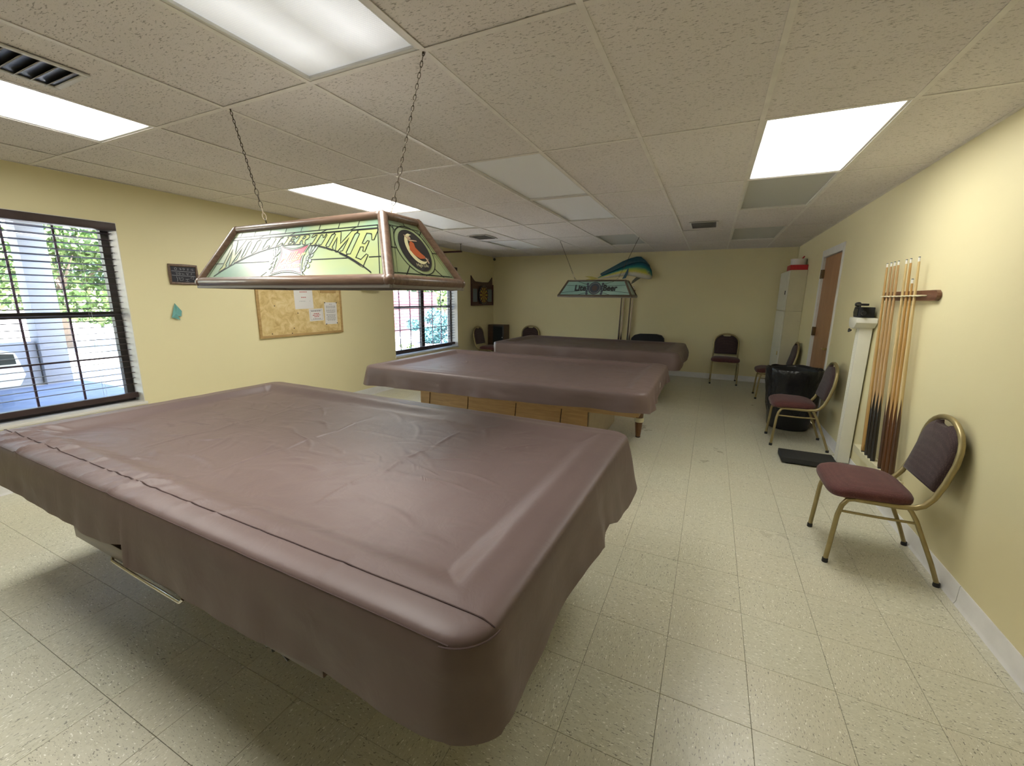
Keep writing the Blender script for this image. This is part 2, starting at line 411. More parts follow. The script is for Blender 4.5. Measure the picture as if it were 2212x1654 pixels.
# baseboards (cove profile)
def baseboard(name, p0, p1, nrm, breaks=()):
    p0, p1, nrm = Vector(p0), Vector(p1), Vector(nrm); t = (p1-p0); L = t.length; t.normalize()
    prof = [(0, 0), (.016, 0), (.012, .006), (.0075, .02), (.006, .095), (.003, .101), (0, .101)]
    b = MB(); fn = lambda u, v, d: p0+nrm*(u+.0005)+Vector((0, 0, v+.0005))+t*d
    ds = [0]+list(breaks)+[L]
    for a, c in zip(ds, ds[1:]): b.prism(prof, fn, a+.002, c-.002)
    return st(b.build(name, MT['base'], None, smooth=.6))
baseboard('baseboard_right', (XR, YF+.02, 0), (XR, D0-.09, 0), (-1, 0, 0), (3.0, 6.05, 8.62))
baseboard('baseboard_back', (XL+.02, YB, 0), (XR-.02, YB, 0), (0, -1, 0), (1.2, 3.5))
baseboard('baseboard_left', (XL, YF+.02, 0), (XL, YB-.02, 0), (1, 0, 0), (2.5, 5.6, 9.2))
# ceiling
ce = st(one('ceiling', MT['tbar_dk'], None, (XL-.02, XR+.02, YF-.02, YB+.02, ZC+.16, ZC+.24)), 'suspended ceiling of speckled white tiles in a tee grid')
xs = [XL]+[i*GX for i in range(-6, 3)]+[XR]; ysc = [YF]+[j*GY for j in range(-4, 6)]+[YB]
b0 = None
for x in xs[1:-1]:
    o = MB().box(-.0115, .0115, YF, YB, 0, .0025).box(-.001, .001, YF, YB, .0025, .038).build('main_runner', MT['tbar'], ce) if not b0 else reuse(b0, 'main_runner', ce, (0, 0, 0))
    b0 = b0 or o; o.location = (x, 0, ZC)
b1 = {}
for y in ysc[1:-1]:
    for xa, xb in zip(xs, xs[1:]):
        w = round(xb-xa, 4)
        if w not in b1:
            h = w/2-.0118
            b1[w] = MB().box(-h, h, -.0115, .0115, 0, .0024).box(-h, h, -.001, .001, .0024, .036).build('cross_tee', MT['tbar'], ce); o = b1[w]
        else: o = reuse(b1[w], 'cross_tee', ce, (0, 0, 0))
        o.location = ((xa+xb)/2, y, ZC+.0001)
b = MB()                                                        # wall angle
b.box(XL, XL+.022, YF, YB, ZC, ZC+.002).box(XR-.022, XR, YF, YB, ZC, ZC+.002).box(XL+.022, XR-.022, YB-.022, YB, ZC, ZC+.002).box(XL+.022, XR-.022, YF, YF+.022, ZC, ZC+.002)
st(b.build('trim_1', MT['tbar'], None), 'thin painted angle where ceiling meets the walls')
LIGHTS = {(-2, -1): 'dim', (-5, -1): 'cool', (-5, 1): 'cool', (1, 1): 'on', (-5, 2): 'off', (-2, 1): 'off', (-2, 2): 'off', (1, 2): 'grey', (1, 4): 'grey', (-2, 4): 'grey', (-5, 4): 'off'}
tile0 = {}
for a, (xa, xb) in enumerate(zip(xs, xs[1:])):
    for c, (ya, yb) in enumerate(zip(ysc, ysc[1:])):
        ci, cj = round(xa/GX) if a else -7, round(ya/GY) if c else -5
        if (ci, cj) in LIGHTS: continue
        w, h = round(xb-xa, 3), round(yb-ya, 3)
        if (w, h) not in tile0:
            tile0[(w, h)] = o = MB().box(-w/2+.004, w/2-.004, -h/2+.004, h/2-.004, 0, .016).build('ceiling_tile', MT['ctile'], ce, bev=.0015, seg=1)
        else: o = reuse(tile0[(w, h)], 'ceiling_tile', ce, (0, 0, 0))
        lift = rnd.choice([0, 0, 0, .001, .002]) 
        o.location = ((xa+xb)/2, (ya+yb)/2, ZC+.0032+lift)
        o.rotation_euler = (rnd.uniform(-1, 1)*.0012, rnd.uniform(0, .0022) if lift else 0, 0)
LAB = {(-2, -1): 'big ribbed ceiling light above the nearest covered pool table', (-5, -1): 'lit ceiling panel by the vent above the blind covered window',
 (-5, 1): 'lit ceiling panel seen behind the chains of the stained glass lamp', (1, 1): 'brightest lit ceiling panel above the aisle near the right wall',
 (-5, 2): 'unlit ceiling panel just beyond the lit panel behind the near hanging lamp', (-2, 1): 'unlit ceiling panel in mid ceiling, nearer of the touching pair',
 (-2, 2): 'unlit ceiling panel in mid ceiling, farther of the touching pair', (1, 2): 'unlit ceiling panel touching the far end of the brightest lit panel',
 (1, 4): 'unlit grey ceiling panel above the tall cream cabinet', (-2, 4): 'unlit ceiling panel above the far hanging lamp near the mounted fish',
 (-5, 4): 'unlit ceiling panel in the far left corner beyond the small square vent'}
fr0 = None; lens0 = {}
for (i, j), k in LIGHTS.items():
    t = empty('ceiling_light', ((i+.5)*GX, (j+.5)*GY, ZC+.0032), 0, LAB[(i, j)], 'ceiling light', 'fluorescent ceiling panels')
    w, h = GX/2-.004, GY/2-.004; e = .022
    if not fr0:
        f = MB()
        for q in ((-w, -w+e, -h, h), (w-e, w, -h, h), (-w+e, w-e, -h, -h+e), (-w+e, w-e, h-e, h)): f.box(*q, 0, .012)
        fr0 = f.build('frame', MT['white_paint'], t, bev=.002, seg=1)
        hs = MB()
        for q in ((-w, -w+.004, -h, h), (w-.004, w, -h, h), (-w, w, -h, -h+.004), (-w, w, h-.004, h)): hs.box(*q, .0125, .09)
        hs.box(-w, w, -h, h, .09, .094); hs0 = hs.build('housing', MT['housing'], t)
    else: reuse(fr0, 'frame', t, (0, 0, 0)); reuse(hs0, 'housing', t, (0, 0, 0))
    mk = {'on': 'lens_on', 'cool': 'lens_cool', 'dim': 'lens_dim', 'off': 'lens_off', 'grey': 'lens_grey'}[k]
    if mk not in lens0: lens0[mk] = MB().box(-w+e-.004, w-e+.004, -h+e-.004, h-e+.004, .0125, .016).build('lens', MT[mk], t)
    else: reuse(lens0[mk], 'lens', t, (0, 0, 0))
    if k == 'dim':                       # its prismatic lens throws the light downwards
        ld = bpy.data.lights.new('fixture_lamp', 'AREA'); ld.shape = 'RECTANGLE'; ld.size = .55; ld.size_y = 1.15; ld.energy = 7; ld.spread = math.radians(140); ld.color = (1, .97, .92)
        lo = bpy.data.objects.new('fixture_lamp', ld); C.objects.link(lo); lo.parent = t; lo.location = (0, 0, -.002)

# ceiling vents
def vent(loc, w, h, label, lm):
    t = empty('ceiling_vent', loc, 0, label, 'vent', 'ceiling air vents')
    f = MB(); e = .024
    for q in ((-w, -w+e, -h, h), (w-e, w, -h, h), (-w+e, w-e, -h, -h+e), (-w+e, w-e, h-e, h)): f.box(*q, -.008, 0)
    f.build('frame', MT['offwhite'], t, bev=.003, seg=1)
    one('duct', MT['black'], t, (-w+e-.004, w-e+.004, -h+e-.004, h-e+.004, -.0012, 0))
    s0 = None; n = 9
    for k in range(n):
        y = -h+e+(k+.5)*(2*h-2*e)/n
        if not s0: s0 = o = MB().box(-w+e+.001, w-e-.001, -.011, .011, -.0007, .0007).build('louver', lm, t)
        else: o = reuse(s0, 'louver', t, (0, 0, 0))
        o.location = (0, y, -.0095+.0005); o.rotation_euler = (math.radians(38), 0, 0)
MT['louver'] = M('grey_louver', (.34, .33, .33), .5)
vent((-2.17, -.68, ZC-.0005), .15, .245, 'dusty dark ceiling vent beside the lit panel above the blind covered window', MT['louver'])
vent((-2.80, 4.36, ZC-.0005), .16, .20, 'small square ceiling vent behind the near hanging lamp', MT['louver'])
vent((.28, 4.40, ZC-.0005), .16, .21, 'grey ceiling vent above the far aisle beside the right hand light row', MT['louver'])

# windows with dark frames, panes and slatted blinds
def window(n, w, units, lab):
    y0, y1, z0, z1 = w
    t = st(empty('window_%d' % n, (XL, (y0+y1)/2, z0)), lab)
    g = MB(); e = .004; X0 = -WT; yo = (y0+y1)/2
    def B(mb, xa, xb, ya, yb, za, zb): mb.box(xa, xb, ya-yo, yb-yo, za-z0, zb-z0)
    rv = MB(); B(rv, X0, .0, y0, y0+e, z0, z1); B(rv, X0, 0, y1-e, y1, z0, z1); B(rv, X0, 0, y0+e, y1-e, z1-e, z1)
    rv.build('reveal', MT['reveal'], t)
    sl = MB(); B(sl, X0, .018, y0-.015, y1+.015, z0-.02, z0+.004); sl.build('sill', MT['reveal'], t, bev=.004)
    fr = MB(); F0, F1 = -.205, -.145; q = .052
    B(fr, F0, F1, y0+e, y0+e+q, z0+.004, z1-e); B(fr, F0, F1, y1-e-q, y1-e, z0+.004, z1-e)
    B(fr, F0, F1, y0+e+q, y1-e-q, z1-e-q, z1-e); B(fr, F0, F1, y0+e+q, y1-e-q, z0+.004, z0+.05)
    ym = (y0+y1)/2; B(fr, F0, F1, ym-.045, ym+.045, z0+.05, z1-e-q)
    fr.build('frame', MT['bronze'], t, bev=.003, seg=1)
    for ya, yb in ((y0+e+q, ym-.045), (ym+.045, y1-e-q)):
        r = MB(); B(r, -.195, -.15, ya, yb, 1.268, 1.315); r.build('meeting_rail', MT['bronze'], t, bev=.003, seg=1)
        m = MB(); L = yb-ya
        for f in (1/3, 2/3):
            for za, zb in ((z0+.05, 1.268), (1.315, z1-e-q)): B(m, -.179, -.168, ya+L*f-.007, ya+L*f+.007, za, zb)
        B(m, -.1785, -.1685, ya, yb, .905, .919)
        m.build('muntin', MT['muntin'], t)
        for za, zb in ((z0+.05, 1.268), (1.315, z1-e-q)):
            p = MB(); B(p, -.1875, -.1845, ya, yb, za, zb); p.build('pane', MT['glass'], t)
    # blinds
    edges = [y0+.012, y1-.012] if units == 1 else [y0+.012, ym-.008, ym+.008, y1-.012]
    for k in range(0, len(edges), 2):
        ya, yb = edges[k], edges[k+1]; yc = (ya+yb)/2; L = yb-ya
        bl = empty('slatted_blind', (XL, yc, 0), 0, lab_blind[(n, k)], 'blind', 'open slatted window blinds')
        v = MB().box(-.11, .012, -L/2-.006, L/2+.006, 1.985, 2.045).build('valance', MT['blind'], bl, bev=.004)
        s0 = None; z = 1.962
        while z > .64:
            if not s0: s0 = o = MB().add([(-.025, -L/2, -.0014), (0, -L/2, .0010), (.025, -L/2, -.0014), (-.025, L/2, -.0014), (0, L/2, .0010), (.025, L/2, -.0014), (-.025, -L/2, .0020), (0, -L/2, .0046), (.025, -L/2, .0020), (-.025, L/2, .0020), (0, L/2, .0046), (.025, L/2, .0020)],
                 [(0, 1, 4, 3), (1, 2, 5, 4), (6, 9, 10, 7), (7, 10, 11, 8), (0, 3, 9, 6), (2, 8, 11, 5), (0, 6, 7, 1), (1, 7, 8, 2), (3, 4, 10, 9), (4, 5, 11, 10)]).build('slat', MT['blind'], bl)
            else: o = reuse(s0, 'slat', bl, (0, 0, 0))
            o.location = (-.085, 0, z); o.rotation_euler = (0, -.10+rnd.uniform(-.025, .025), rnd.uniform(-.001, .001)); z -= .0518
        MB().box(-.11, -.062, -L/2, L/2, .545, .590).build('bottom_rail', MT['blind'], bl, bev=.004)
        for f in ((.18, .82) if L < 1 else (.12, .5, .88)):
            MB().tube([(-.1115, -L/2+L*f, 1.98), (-.1115, -L/2+L*f, .59)], .0011, 5).tube([(-.0585, -L/2+L*f, 1.98), (-.0585, -L/2+L*f, .59)], .0011, 5).build('ladder_cord', MT['offwhite'], bl)
lab_blind = {(1, 0): 'wide dark slatted blind with a brown valance beside the near table', (2, 0): 'dark slatted blind on the nearer half of the far window', (2, 2): 'dark slatted blind on the farther half of the far window'}
window(1, W1, 1, 'bright window with dark frame by the nearest covered table')
window(2, W2, 2, 'bright far window with a red fence outside')

# door in the right wall
dr = st(empty('door_1', (XR, D0, 0)), 'brown wood veneer door with white trim in the right wall')
MB().box(.012, .05, .004, D1-D0-.004, .012, DZ-.006).build('slab', MT['door'], dr, bev=.002, seg=1)
tr = MB(); a = D1-D0
tr.box(-.014, 0, a+.004, a+.09, 0, DZ+.085).box(-.014, 0, -.05, -.004, 0, DZ+.085).box(-.014, 0, -.004, a+.004, DZ+.004, DZ+.085)
tr.build('casing', MT['white_paint'], dr, bev=.004)
jb = MB(); jb.box(-.012, .13, a, a+.019, 0, DZ+.012).box(-.012, .13, -.019, 0, 0, DZ+.012).box(-.012, .13, 0, a, DZ, DZ+.014); jb.build('jamb', MT['white_paint'], dr)
for z in (1.815, 1.09, .2):
    hg = MB().box(-.016, .0125, a-.045, a+.012, z-.055, z+.055).tube([(-.018, a-.006, z-.056), (-.018, a-.006, z+.056)], .007, 8); hg.build('hinge', MT['hinge'], dr)
ks = MB().lathe([(.03, 0), (.03, .008), (.012, .012), (.011, .04)], Matrix.Translation((.012, .075, .93)) @ Matrix.Rotation(-PI/2, 4, 'Y'), 16); ko = ks.build('handle', MT['brass'], dr, smooth=.8)
MB().tube([(-.03, .075, .93), (-.034, .12, .932), (-.03, .175, .928)], [.009, .009, .006], 8).build('lever', MT['brass'], ko, smooth=.8)
# ------------------------------------------------------------------ covered pool tables
def sstep(a, b, x):
    t = max(0, min(1, (x-a)/(b-a))); return t*t*(3-2*t)
class Cover:
    """sheet over a raised rail frame: rings of a rounded rectangle from the bed outwards and down the skirt"""
    def __init__(s, a, b, zt, drop, seed, hem=None, flare=None, ridges=(), wr=60, sag=.040, r=.10, N=520, wav=1.0):
        s.wav = wav
        s.a, s.b, s.zt, s.drop, s.seed, s.hem, s.flare, s.r, s.N, s.sag = a, b, zt, drop, seed, hem, flare, r, N, sag
        R = random.Random(seed); s.R = []
        for _ in range(wr):
            L = R.uniform(.05, .16); th = R.choice([R.gauss(.35, .35), R.gauss(-.5, .35), R.gauss(.1, .2)])
            s.R.append((R.uniform(-a*.86, a*.8), R.uniform(-b*.8, b*.75), th, L, R.uniform(.005, .010), R.uniform(.0022, .0052)))
        s.R += list(ridges); s.K = {}
        for rg in s.R:
            m = rg[3]*1.6+.03
            for i in range(int((rg[0]-m)//.2), int((rg[0]+m)//.2)+1):
                for j in range(int((rg[1]-m)//.2), int((rg[1]+m)//.2)+1): s.K.setdefault((i, j), []).append(rg)
        P = []; r = s.r; n4 = N//4
        # perimeter stations by arc length
        seg = [('l', (-a+r, -b), (a-r, -b)), ('c', (a-r, -b+r), -PI/2), ('l', (a, -b+r), (a, b-r)), ('c', (a-r, b-r), 0), ('l', (a-r, b), (-a+r, b)), ('c', (-a+r, b-r), PI/2), ('l', (-a, b-r), (-a, -b+r)), ('c', (-a+r, -b+r), PI)]
        tot = 2*(2*a-2*r)+2*(2*b-2*r)+2*PI*r; s.st = []
        for g in seg:
            if g[0] == 'l':
                L = math.dist(g[1], g[2]); n = max(2, round(N*L/tot)); nx, ny = (g[2][1]-g[1][1])/L, -(g[2][0]-g[1][0])/L
                for k in range(n): f = k/n; s.st.append((g[1][0]+(g[2][0]-g[1][0])*f, g[1][1]+(g[2][1]-g[1][1])*f, nx, ny))
            else:
                n = 14
                for k in range(n): t = g[2]+PI/2*k/n; s.st.append((g[1][0]+r*math.cos(t), g[1][1]+r*math.sin(t), math.cos(t), math.sin(t)))
    def top(s, x, y, d):
        """height of the sheet at (x,y), d inside the edge"""
        z = -s.sag*(.75*sstep(.125, .225, d)+.25*sstep(.15, .45, d)) - .022*(1-(1-(1-min(1, d/.06))**2)**.5)
        z += .004*math.exp(-((d-.13)/.03)**2)
        z += .0035*noise.noise(Vector((x*2.3, y*2.3, s.seed)))*sstep(.1, .3, d) + .0016*noise.noise(Vector((x*9, y*9, s.seed+5)))
        for (cx, cy, th, L, w, h) in s.K.get((int(x//.2), int(y//.2)), ()):
            dx, dy = x-cx, y-cy
            if abs(dx) > L*1.6+.03 or abs(dy) > L*1.6+.03: continue
            u = dx*math.cos(th)+dy*math.sin(th); v = -dx*math.sin(th)+dy*math.cos(th)
            if abs(u) < L*1.6 and abs(v) < w*4: z += h*math.exp(-(u/L)**2*1.6-((v+.18*u*u/L)/w)**2)
        return z
    def skirt(s, x, y, nx, ny, f, base=0):
        """point on the skirt, f 0..1 from the top edge to the hem"""
        hz = s.drop + (s.hem(x, y, nx, ny) if s.hem else 0)
        fo = .007*min(1, f*7)+.014*f + s.wav*.016*f*noise.noise(Vector((x*2.6, y*2.6, s.seed+9))) + s.wav*.007*f*noise.noise(Vector((x*8, y*8, s.seed+3)))
        fo += .0045*noise.noise(Vector((x*5, y*5, f*3+s.seed)))*min(1, f*3)
        if s.flare: fo += s.flare(x, y, nx, ny, f)
        return Vector((x+nx*fo, y+ny*fo, -.022-.020*min(1, f*8) - (hz-.042)*f))
    def mesh(s):
        n = len(s.st); mb = MB(); rows = []
        ds = [0, .006, .014, .025, .04, .058]; d = .075
        while d < s.b-.02: ds.append(d); d += .0115
        for d in reversed(ds):
            row = []
            for (x, y, nx, ny) in s.st:
                rr = max(s.r-.85*d, .012); ax, ay = s.a-s.r, s.b-s.r
                qx = max(-ax, min(ax, x)); qy = max(-ay, min(ay, y))
                X = qx/ax*(s.a-d-rr)+(x-qx)/s.r*rr; Y = qy/ay*(s.b-d-rr)+(y-qy)/s.r*rr
                row.append(Vector((X, Y, s.top(X, Y, d))))
            rows.append(row)
        for f in (.06, .14, .24, .36, .48, .6, .72, .84, .94, 1.0): rows.append([s.skirt(x, y, nx, ny, f) for x, y, nx, ny in s.st])
        # turned hem
        rows.append([p-Vector((nx, ny, 0))*.002 for p, (x, y, nx, ny) in zip(rows[-1], s.st)])
        rows.append([s.skirt(x, y, nx, ny, .9)-Vector((nx, ny, 0))*.003 for (x, y, nx, ny) in s.st])
        m = len(rows)
        mb.v = [tuple(v+Vector((0, 0, s.zt))) for r in rows for v in r]
        for i in range(m-1):
            for k in range(n): mb.f.append((i*n+k, (i+1)*n+k, (i+1)*n+(k+1) % n, i*n+(k+1) % n))
        # close the middle
        h = n//2; top = rows[0]
        mb.f.append(tuple(range(n-1, -1, -1)))
        return mb
    def on_top(s, x, y, lift=.0015):
        d = min(s.a-abs(x), s.b-abs(y)); return Vector((x, y, s.zt+s.top(x, y, max(0, d))+lift))
def pool_table(cx, cy, rz, a, b, lab, legs, cabx, dark, under=False):
    t = empty('pool_table', (cx, cy, 0), rz, lab, 'pool table', 'pool tables under fitted covers')
    wd_ = MT['apron'] if dark else MT['maple']
    x, y = a-.03, b-.03; rw = .135
    s0 = MB().box(-x+rw, x-rw, -y+rw, y-rw, .735, .752); s0.build('bed', MT['teal_felt'], t)
    for k, q in enumerate(((-x, x, -y, -y+rw), (-x, x, y-rw, y), (-x, -x+rw, -y+rw+.001, y-rw-.001), (x-rw, x, -y+rw+.001, y-rw-.001))):
        one('rail', wd_, t, (*q, .715, .785), bev=.012)
    for q in ((-x+.03, x-.03, -y+.03, -y+.055), (-x+.03, x-.03, y-.055, y-.03), (-x+.03, -x+.055, -y+.056, y-.056), (x-.055, x-.03, -y+.056, y-.056)):
        one('apron', wd_, t, (*q, .598 if b > .8 else .575, .7145), bev=.004)
    one('slate_slab', MT['slate'], t, (-x+.06, x-.06, -y+.06, y-.06, .70, .7145))
    one('underside', wd_, t, (-x+.06, x-.06, -y+.06, y-.06, .585, .60))
    if cabx:
        x0, x1, y0, y1, z0, js = cabx
        c = one('cabinet', MT['slate'], t, (x0, x1, y0+.012, y1-.012, z0, .5845), bev=.004)
        ed = [x0]+list(js)+[x1]
        for p, q in zip(ed, ed[1:]):
            for yy in (y0, y1-.012):
                MB().prism([(p+(.004 if p != x0 else 0), z0), (q-(.004 if q != x1 else 0), z0), (q-.004+(.03 if q != x1 else .004), .58), (p+.004+(.03 if p != x0 else -.004), .58)], lambda u, v, d, yy=yy: (u, yy+d, v), 0, .0115).build('side_panel', wd_, t, bev=.002, seg=1)
        MB().box(x1+.0005, x1+.012, y0+.02, y1-.02, z0, .58).build('end_panel', MT['pale_panel'], t, bev=.003)
    for sx, sy in ((-1, -1), (1, -1), (-1, 1), (1, 1)):
        lx, ly = legs; lx, ly = sx*lx, sy*ly
        if b > .8 and sy < 0: continue
        lg = MB().lathe([(.026, .012), (.042, .19), (.056, .585)], Matrix.Translation((lx, ly, 0)), 4+12).build('leg', MT['legwood'], t, smooth=.7)
        MB().lathe([(.046, .175), (.050, .18), (.052, .216), (.050, .222)], Matrix.Translation((lx, ly, 0)), 16).build('collar', MT['cream'], lg, smooth=.7)
        MB().lathe([(.024, 0), (.027, .004), (.027, .0115)], Matrix.Translation((lx, ly, 0)), 16).build('foot', MT['black_cap'], lg)
    return t
MT['teal_felt'] = M('green_felt', (.03, .16, .10), .95); MT['pale_panel'] = M('pale_end_panel', (.40, .33, .24), .6, var=.06)
TB = [(-1.268, -.082, -.018, 1.405, .78), (-1.262, 2.425, .004, 1.365, .82), (-1.235, 5.055, -.012, 1.375, .745)]
def lerp_tab(tab, x):
    for (a, p), (b, q) in zip(tab, tab[1:]):
        if x <= b: return p+(q-p)*max(0, min(1, (x-a)/(b-a)))
    return tab[-1][1]
def hem1(x, y, nx, ny):
    h = 0
    if ny < -.3: h += lerp_tab([(-1.4, .0), (-.6, .004), (-.15, -.002), (.0, -.032), (.012, -.032), (.02, .032), (.07, .040), (.5, .036), (1.1, .044), (1.28, .036), (1.4, .012)], x)
    if nx > .3: h += lerp_tab([(-.8, .012), (-.6, .055), (-.45, .045), (-.2, .012), (.02, .022), (.12, .05), (.2, .02), (.32, .07), (.5, .085), (.66, .07), (.76, .06)], y)*nx
    if ny > .3 and x > 1.1: h += .05*sstep(1.1, 1.4, x)*ny*max(0, 1-max(0, nx)*1.3)
    return h
def flare1(x, y, nx, ny, f):
    o = 0
    if nx > .3: o += f*nx*lerp_tab([(-.8, .0), (-.5, .0), (-.3, .008), (-.1, .02), (.05, .030), (.16, .012), (.3, .028), (.5, .036), (.72, .045)], y)
    if ny > .3 and x > 1.2: o += .025*f*ny*(1-max(0, nx))
    if ny < -.3: o += f*.010*sstep(.004, .018, x)*(1-sstep(.2, .6, x)) + .005*math.exp(-((x-.03)/.014)**2)*f
    return o
R1 = random.Random(3)
rid = []
for k in range(64):                              # gathers along the near rail
    x = R1.uniform(-1.36, .1) if k < 52 else R1.uniform(.1, 1.0)
    rid.append((x, -.775+R1.uniform(.03, .22), R1.gauss(.85, .3), R1.uniform(.05, .12), R1.uniform(.006, .011), R1.uniform(.004, .0085)*(1 if k < 52 else .4)))
for fx in (-.62, -.05, .55):                     # fold creases of the sheet
    for yy in (-.32, -.02, .3): rid.append((fx+R1.uniform(-.02, .02), yy, PI/2+.06, .20, .005, .0042))
for yy in (-.12, .22):
    for xx in (-.8, -.3, .2, .7): rid.append((xx, yy, .05, .26, .005, .0045))
covers = []
specs = [(Cover(1.405, .775, .80, .205, 1, hem1, flare1, rid, 130, r=.10, N=760, wav=1.2), 'nearest mauve brown vinyl table cover, wrinkled along its near rail'),
 (Cover(1.365, .82, .80, .175, 2, lambda x, y, nx, ny: max(0, -ny)*lerp_tab([(-1.4, .02), (0, .0), (1.2, -.02), (1.4, -.03)], x), None, [], 46, r=.10, N=420, wav=3.0), 'middle mauve brown vinyl table cover with a small white tag'),
 (Cover(1.375, .745, .80, .235, 4, None, lambda x, y, nx, ny, f: (.03*math.sin(f*PI)*max(0, nx)-.012*f*max(0, nx)), [], 40, r=.11, N=400, wav=3.4), 'farthest mauve brown vinyl table cover near the back wall')]
for (cx, cy, rz, a, b), (cv, lab) in zip(TB, specs):
    t = cv.mesh().build('table_cover', MT['cover'], None, smooth=1.2)
    tag(t, lab, 'table cover', 'vinyl pool table covers'); t.location = (cx, cy, 0); t.rotation_euler = (0, 0, rz)
    # stitched seams along the long rails
    for sy in ((-1,) if a > 1.39 else ()):
        pts = []
        for k in range(90):
            f = k/89; x = -a+.02+(2*a-.025)*f; y = sy*(b-.085)
            pts.append(cv.on_top(x, y, .0016))
        MB().tube(pts, .0018, 5).build('seam', MT['seam'], t)
    pts = [cv.on_top(-a+.10+(2*a-.17)*k/79, -(b-.006), -.0005) for k in range(80)]
    if a > 1.39: MB().tube(pts, .0015, 5).build('seam', MT['seam'], t)
    if a > 1.39:
        # stitched corner piece
        pts = []
        for k in range(24):
            an = -PI/2+.12+(PI/2-.2)*k/23; pts.append(Vector((a-cv.r+(cv.r+.004)*math.cos(an), -b+cv.r+(cv.r+.004)*math.sin(an), .781)))
        MB().tube(pts, [.0016+.0005*abs(math.sin(k*1.3)) for k in range(24)], 5).build('corner_seam', MT['seam'], t, smooth=.8)
    if b > .8:
        MB().box(a+.008, a+.0105, -.03, -.022, .70, .745).build('tag', MT['paper'], t)
    covers.append(t)
pool_table(*TB[0], 'nearest pool table hidden beneath its vinyl cover', (.95, .26), None, True)
pool_table(*TB[1], 'middle pool table with pale wood cabinet below its cover', (1.13, .62), (-.85, .868, -.575, .575, .16, (-.76, -.32, .18, .61)), False)
pool_table(*TB[2], 'farthest pool table beneath its cover beside the back wall', (.93, .45), (-.8, .87, -.5, .5, .16, (-.3, .25)), False)
for o in list(C.objects):
    if o.name.startswith('pool_table') and o.parent is None and abs(o.location.y+.075) < .01:
        # ball return rail and hanging bracket below the near apron
        q = MB().tube([(-.16, -.772, .520), (-.15, -.778, .508), (.0, -.780, .506), (.30, -.780, .502), (.312, -.776, .516)], .006, 8); q.build('rail_rod', MT['chrome'], o, smooth=.8)
        MB().box(-.46, .95, -.776, -.70, .517, .5745).build('return_trough', MT['apron'], o, bev=.006)
        k = MB(); hx = .73; hk = lambda *P: [(hx+x, -.745+y, .50+z) for x, y, z in P]
        k.tube(hk((0, 0, .03), (.005, -.005, .012), (-.03, -.008, .002), (-.045, -.004, -.016)), .007, 6).tube(hk((.005, -.005, .012), (.035, -.010, .0), (.05, -.006, -.022)), .007, 6).tube(hk((.035, -.010, 0), (.062, -.008, .02), (.06, -.004, .034)), .006, 6).tube(hk((-.012, -.008, .006), (-.005, -.012, -.014)), .006, 6)
        k.build('bridge_hook', MT['black'], o, smooth=.8)

# ------------------------------------------------------------------ stained glass lamps
def oval(cu, cv, ru, rv, n=40, a0=0, a1=2*PI, tilt=0):
    return [(cu+ru*math.cos(a0+(a1-a0)*k/(n-1 if a1-a0 < 6.28 else n))+tilt*rv*math.sin(a0+(a1-a0)*k/(n-1 if a1-a0 < 6.28 else n)), cv+rv*math.sin(a0+(a1-a0)*k/(n-1 if a1-a0 < 6.28 else n))) for k in range(n)]
def glassy(name, c1, c2, c3, vs=3.0):
    a = NT(name); f = a.noise(a.coord('Object', (1, 1, 1.6)), vs, 3, .5, .4)
    a.l(a.ramp(f, [(.3, c1), (.5, c2), (.7, c3)]), a.b.inputs['Base Color']); a.b.inputs['Roughness'].default_value = .3
    a.b.inputs['Coat Weight'].default_value = .5; a.b.inputs['Coat Roughness'].default_value = .28
    return a.m
def gl(name, c):
    m = M(name, c, .3, coat=.5); m.node_tree.nodes['Principled BSDF'].inputs['Coat Roughness'].default_value = .28; return m
MT['gl1'] = glassy('green_glass', (.17, .31, .23), (.26, .33, .18), (.29, .34, .155)); MT['gl2'] = glassy('teal_glass', (.20, .36, .33), (.26, .44, .40), (.34, .50, .44))
MT['lead'] = M('lead_line', (.008, .010, .010), .35, spec=.3); MT['letter'] = gl('yellow_green_letter', (.30, .34, .13)); MT['lred'] = gl('shield_red', (.44, .035, .07)); MT['lyel'] = gl('script_yellow', (.85, .62, .16))
MT['lgrey'] = gl('hop_grey', (.30, .36, .32)); MT['lblack'] = gl('medallion_black', (.012, .012, .016)); MT['lcream'] = gl('medallion_cream', (.62, .58, .33)); MT['lorange'] = gl('dress_orange', (.42, .09, .025)); MT['lpale'] = gl('shield_border_green', (.42, .56, .42))
MT['lbrown'] = gl('crest_brown', (.09, .06, .055)); MT['lnavy'] = gl('crest_navy', (.04, .055, .085)); MT['lskin'] = gl('figure_skin', (.42, .29, .19))
